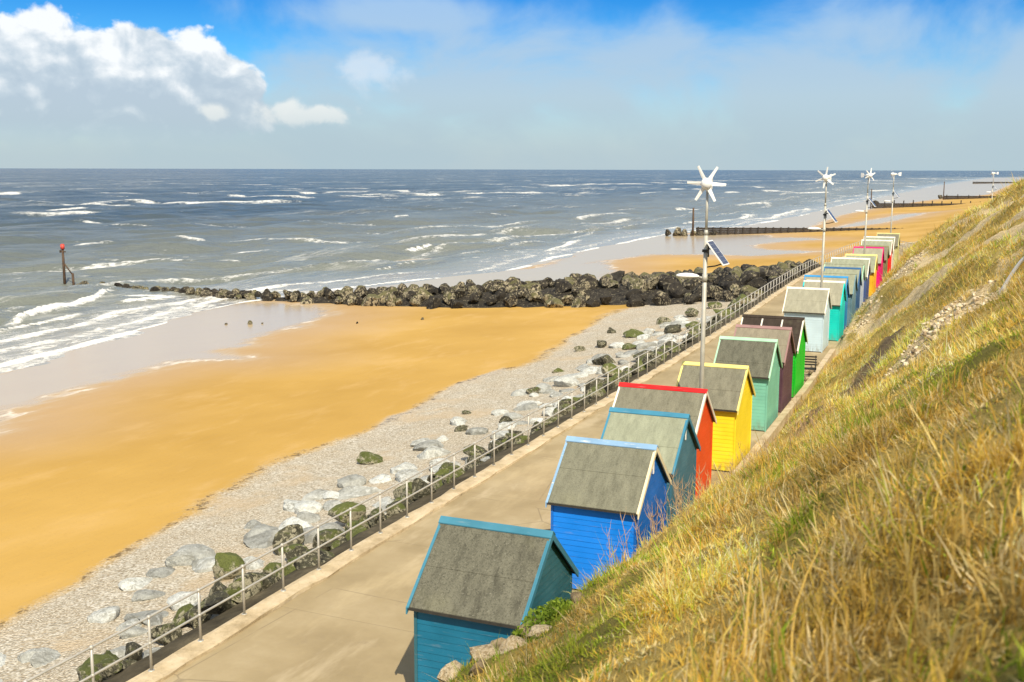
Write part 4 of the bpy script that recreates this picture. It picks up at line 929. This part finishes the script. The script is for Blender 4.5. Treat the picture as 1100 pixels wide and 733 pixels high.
leafy(1.2,33,.45,.5,500,'bright yellow green bush beside the rubble patch on the slope',[[.34,.40,.03],[.25,.32,.02]],2,.07)

# dry stalks standing up in front of the blue huts
def stalk(x, y, h, seed, label, group):
    r = random.Random(seed); root = empty('dry_stalk', (x,y,bz1(x,y)-.05), 0, label=label, cat='plant', group=group)
    m = MB(); lean = (r.uniform(-.35,.1), r.uniform(-.2,.2)); P = []
    for k in range(6):
        f_ = k/5; P.append((lean[0]*h*f_**1.4+r.uniform(-.015,.015), lean[1]*h*f_**1.4+r.uniform(-.015,.015), h*f_))
    m.tube(P, [.009,.008,.007,.006,.004,.002], 5); tw = m
    for k in range(r.randint(5,9)):
        i = r.randint(2,4); p = P[i]; a = r.uniform(0,6.28); l_ = h*r.uniform(.1,.28)
        tw.tube([p,(p[0]+math.cos(a)*l_*.5,p[1]+math.sin(a)*l_*.5,p[2]+l_*.6),(p[0]+math.cos(a)*l_*.7,p[1]+math.sin(a)*l_*.7,p[2]+l_*1.2)], [.0045,.0035,.0015], 4)
    m.build('stem', M['stalk'], root)
M['stalk'] = simple('dry_stalk', (.42,.29,.17,1), .8, 0, .4, 6)
M['straw'] = simple('straw_stalk', (.62,.42,.15,1), .7, 0, .3, 6)
sr = random.Random(9)
for i in range(26):
    y = sr.uniform(17.2,24); x = float(toe_x(y))+sr.uniform(.45,1.5)
    stalk(x, y, sr.uniform(.6,1.25), 50+i, 'brown dry branching stalk in front of the royal blue and steel blue huts', 'dry stalks at the bank edge')
for i in range(60):
    y = sr.uniform(20,33); x = float(toe_x(y))+sr.uniform(.4,3.6)
    stalk(x, y, sr.uniform(.4,.95), 150+i, 'thin dry stalk rising from the bank beside the yellow hut', 'dry stalks beside the yellow hut')

# white drain pipe arching from the slope
m = MB(); P = []
for a in np.linspace(0, 1, 14):
    x, y = .34+1.35*a, 34.9-1.2*a
    P.append((x, y, bz1(.30,34.6)+.02+(bz1(1.65,33.4)-bz1(.30,34.6))*a+.22+.6*math.sin(a*math.pi)))
root = empty('drain_pipe', (P[0][0],P[0][1],P[0][2]), 0, label='white plastic pipe arching out of the grassy slope at the right edge', cat='pipe')
q = MB(); q.tube([tuple(np.array(p)-np.array(P[0])) for p in P], .05, 10); q.build('pipe_run', M['white'], root, True)
q = MB(); q.tube([tuple(np.array(P[i])-np.array(P[0])) for i in (6,7)], .062, 10); q.build('pipe_collar', M['white'], root, True)

# black metal bench between the green and ice blue huts
root = empty('bench', (-7.35,49.6,0), ROW_RZ+.1, label='black metal bench frame between the bright green and ice blue huts', cat='bench')
m = MB()
for k in range(5): m.box(-.55,.55,-.22+k*.1,-.16+k*.1,.44,.465)
m.build('seat', M['black'], root)
m = MB()
for k in range(4): m.box(-.55,.55,.3,.325,.56+k*.12,.62+k*.12)
m.build('backrest', M['black'], root)
for s in (-1,1):
    m = MB(); m.tube([(s*.5,-.2,0),(s*.5,-.2,.45)], .022, 6); m.tube([(s*.5,.26,0),(s*.5,.27,.45),(s*.5,.33,1.02)], .022, 6); m.tube([(s*.5,-.24,.66),(s*.5,.3,.68)], .02, 6); m.tube([(s*.5,-.2,.45),(s*.5,-.22,.66)], .02, 6)
    m.build('side_frame', M['black'], root, True)
for i, (x, y, s) in enumerate([(-7.3,48.5,.16),(-7.1,49.0,.2),(-7.15,50.6,.22),(-7.4,51.2,.18),(-7.1,51.7,.2),(-7.3,52.4,.17),(-7.2,53.2,.2)]):
    put_rock(K_tan, x, y, s*.4, s, 'pale stone lying on the promenade around the black bench', 'pale stones around the bench', name='loose_stone', cat='stone', rnd=rr)

# ------------------------------------------------------------------ sky, sun, camera
W = bpy.data.worlds.new('World'); bpy.context.scene.world = W; W.use_nodes = True
t = NT.__new__(NT); t.t = W.node_tree
bg = W.node_tree.nodes['Background']
sky = t.n('ShaderNodeTexSky', sky_type='NISHITA'); sky.sun_disc = False; sky.sun_elevation = math.radians(SUN_EL)
sky.sun_rotation = math.atan2(SUN_DIR[0], SUN_DIR[1]); sky.altitude = 0; sky.air_density = 1.0; sky.dust_density = .3; sky.ozone_density = 3.0
dirv = t.n('ShaderNodeTexCoord').outputs['Generated']
sp = t.n('ShaderNodeSeparateXYZ'); t.l(dirv, sp.inputs[0])
az = t.math('MULTIPLY', t.math('ADD', t.math('ARCTAN2', sp.outputs[0], sp.outputs[1]), math.radians(CAM_YAW)), 180/math.pi)     # degrees east of the view
el = t.math('MULTIPLY', t.math('ARCSINE', sp.outputs[2]), 180/math.pi)
cv = t.n('ShaderNodeCombineXYZ'); t.l(az, cv.inputs[0]); t.l(el, cv.inputs[1]); p = cv.outputs[0]
warp = t.noise(p, .55, 5, .6)
nb = t.noise(t.mapping(p,(1,1.15,1)), .55, 7, .52, .2)
SK = (180/math.pi)/1170                                   # degrees per unit below
def blob(cx, cy, rx, ry):
    ax, ay = (cx-550)*SK, (181-cy)*SK
    dx = t.math('MULTIPLY', t.math('SUBTRACT', az, ax), 1/(rx*SK)); dy = t.math('MULTIPLY', t.math('SUBTRACT', el, ay), 1/(ry*SK))
    return t.math('SUBTRACT', 1.0, t.math('SQRT', t.math('ADD', t.math('MULTIPLY', dx, dx), t.math('MULTIPLY', dy, dy))))
def union(bl):
    r = bl[0]
    for q in bl[1:]:
        r = t.math('SMOOTH_MAX', r, q, .25)
    return r
cum = union([blob(*q) for q in [(32,62,36,36),(75,76,50,46),(120,80,45,42),(178,72,50,36),(230,84,50,34),(266,98,32,26),(70,118,125,48),(190,126,120,36),(-40,110,60,45),(-140,95,90,60),(-260,105,120,60),(110,112,160,44),(225,122,70,34)]])
sml = union([blob(*q) for q in [(335,126,62,17),(312,120,30,18),(346,124,24,14),(246,124,22,12),(20,130,40,9)]])
cn = t.math('MULTIPLY', t.math('SUBTRACT', nb, .5), 1.45)
cd = t.math('ADD', t.math('ADD', cum, .10), cn)
sdn = t.math('ADD', sml, t.math('MULTIPLY', cn, 1.7))
# soft lighting of the heaps from above
nb2 = t.noise(t.mapping(p,(1,1.15,1),loc=(-.4,-.6,0)), .55, 7, .52, .2)
lit = t.math('MULTIPLY', t.math('SUBTRACT', nb, nb2), 1.9)
hgt = t.mrange(el, 1.6, 7.2)
sh = t.math('ADD', t.math('MULTIPLY', hgt, .75), t.math('ADD', lit, t.math('MULTIPLY', t.math('SUBTRACT', .45, cum), .45)))
ccol = t.ramp(sh, [(.0,(.42,.51,.595,1)),(.25,(.48,.565,.64,1)),(.5,(.62,.68,.73,1)),(.78,(.83,.85,.86,1))])
sk = t.n('ShaderNodeMix', data_type='RGBA', blend_type='MULTIPLY'); sk.inputs[0].default_value = 1
tint = t.ramp(t.math('MULTIPLY', el, 1/30), [(0,(1.0,.93,.95,1)),(.10,(.62,.90,1.08,1)),(.2,(.22,.68,1.08,1)),(.33,(.01,.40,.92,1)),(1,(.35,.65,1.0,1))])
t.l(sky.outputs[0], sk.inputs[6]); t.l(tint, sk.inputs[7])
skys = t.n('ShaderNodeMix', data_type='RGBA', blend_type='MULTIPLY'); skys.inputs[0].default_value = 1; t.l(sk.outputs[2], skys.inputs[6]); skys.inputs[7].default_value = (.1,.1,.1,1)
base = skys.outputs[2]
# thin high veil over the middle and right, broken by blue
vn = t.noise(t.mapping(p,(.6,1.0,1),(0,0,-.35)), .17, 6, .55, .4)
vx = t.math('MULTIPLY', t.mrange(az, -15, -5), 1.0)
vpat = union([blob(*q) for q in [(480,110,330,95),(640,110,260,110),(900,110,330,95),(1060,120,220,110),(420,25,170,26),(900,40,110,60)]])
veil = t.mrange(t.math('ADD', t.math('MULTIPLY', vpat, 1.1), t.math('MULTIPLY', t.math('SUBTRACT', vn, .5), 3.9)), -.35, .9, 0, .93)
hi = t.mrange(el, 16, 11)
veil = t.math('MULTIPLY', veil, hi)
base = t.mix(veil, base, t.ramp(t.math('MULTIPLY', el, 1/9), [(0,(.38,.495,.555,1)),(.4,(.41,.53,.615,1)),(1,(.32,.50,.74,1))]))
puff = t.mrange(t.math('ADD', blob(408,82,46,24), t.math('MULTIPLY', cn, 1.8)), .0, .9, 0, .6)
base = t.mix(puff, base, (.66,.72,.78,1))
base = t.mix(t.math('MULTIPLY', t.mrange(cd, .05, .27, 0, .97), t.mrange(el, .5, 2.4)), base, ccol)
base = t.mix(t.mrange(sdn, .08, .75, 0, .85), base, t.ramp(sdn, [(.1,(.60,.66,.70,1)),(.55,(.80,.81,.78,1))]))
up = t.math('MULTIPLY', t.mrange(el, 9.6, 13.5), t.mrange(t.noise(p, .11, 5, .6), .36, .52, .35, .92))
base = t.mix(up, base, (.50,.53,.57,1))
hz = t.mrange(el, 4.2, .3, 0, .9)
base = t.mix(t.math('MULTIPLY', hz, t.mrange(el, -.5, 0)), base, (.385,.495,.55,1))
t.l(base, bg.inputs[0]); bg.inputs[1].default_value = .93
W.cycles.sampling_method = 'MANUAL'; W.cycles.sample_map_resolution = 512

s = bpy.data.lights.new('sun', 'SUN'); s.energy = 4.6; s.angle = math.radians(.53); s.color = (1,.89,.70)
so = bpy.data.objects.new('sun', s); C.objects.link(so)
dv = Vector((SUN_DIR[0]*math.cos(math.radians(SUN_EL)), SUN_DIR[1]*math.cos(math.radians(SUN_EL)), math.sin(math.radians(SUN_EL))))
so.rotation_euler = dv.to_track_quat('Z','Y').to_euler(); so.location = (20,-20,40)

cam = bpy.data.cameras.new('camera'); cam.lens = 36*1170/1100; cam.sensor_width = 36; cam.clip_end = 100000; cam.clip_start = .05
cam.dof.use_dof = True; cam.dof.focus_distance = 38; cam.dof.aperture_fstop = 2.6
co_ = bpy.data.objects.new('camera', cam); C.objects.link(co_); co_.location = (0,0,CAM_H)
R = Matrix.Rotation(math.radians(CAM_YAW), 3, 'Z') @ Matrix.Rotation(math.radians(90-CAM_PITCH), 3, 'X') @ Matrix.Rotation(math.radians(.14), 3, 'Z')
co_.rotation_euler = R.to_euler()
sc = bpy.context.scene; sc.camera = co_
sc.view_settings.view_transform = 'Standard'; sc.view_settings.look = 'None'; sc.view_settings.exposure = .36; sc.view_settings.gamma = 1
sc.cycles.max_bounces = 6; sc.cycles.use_denoising = True
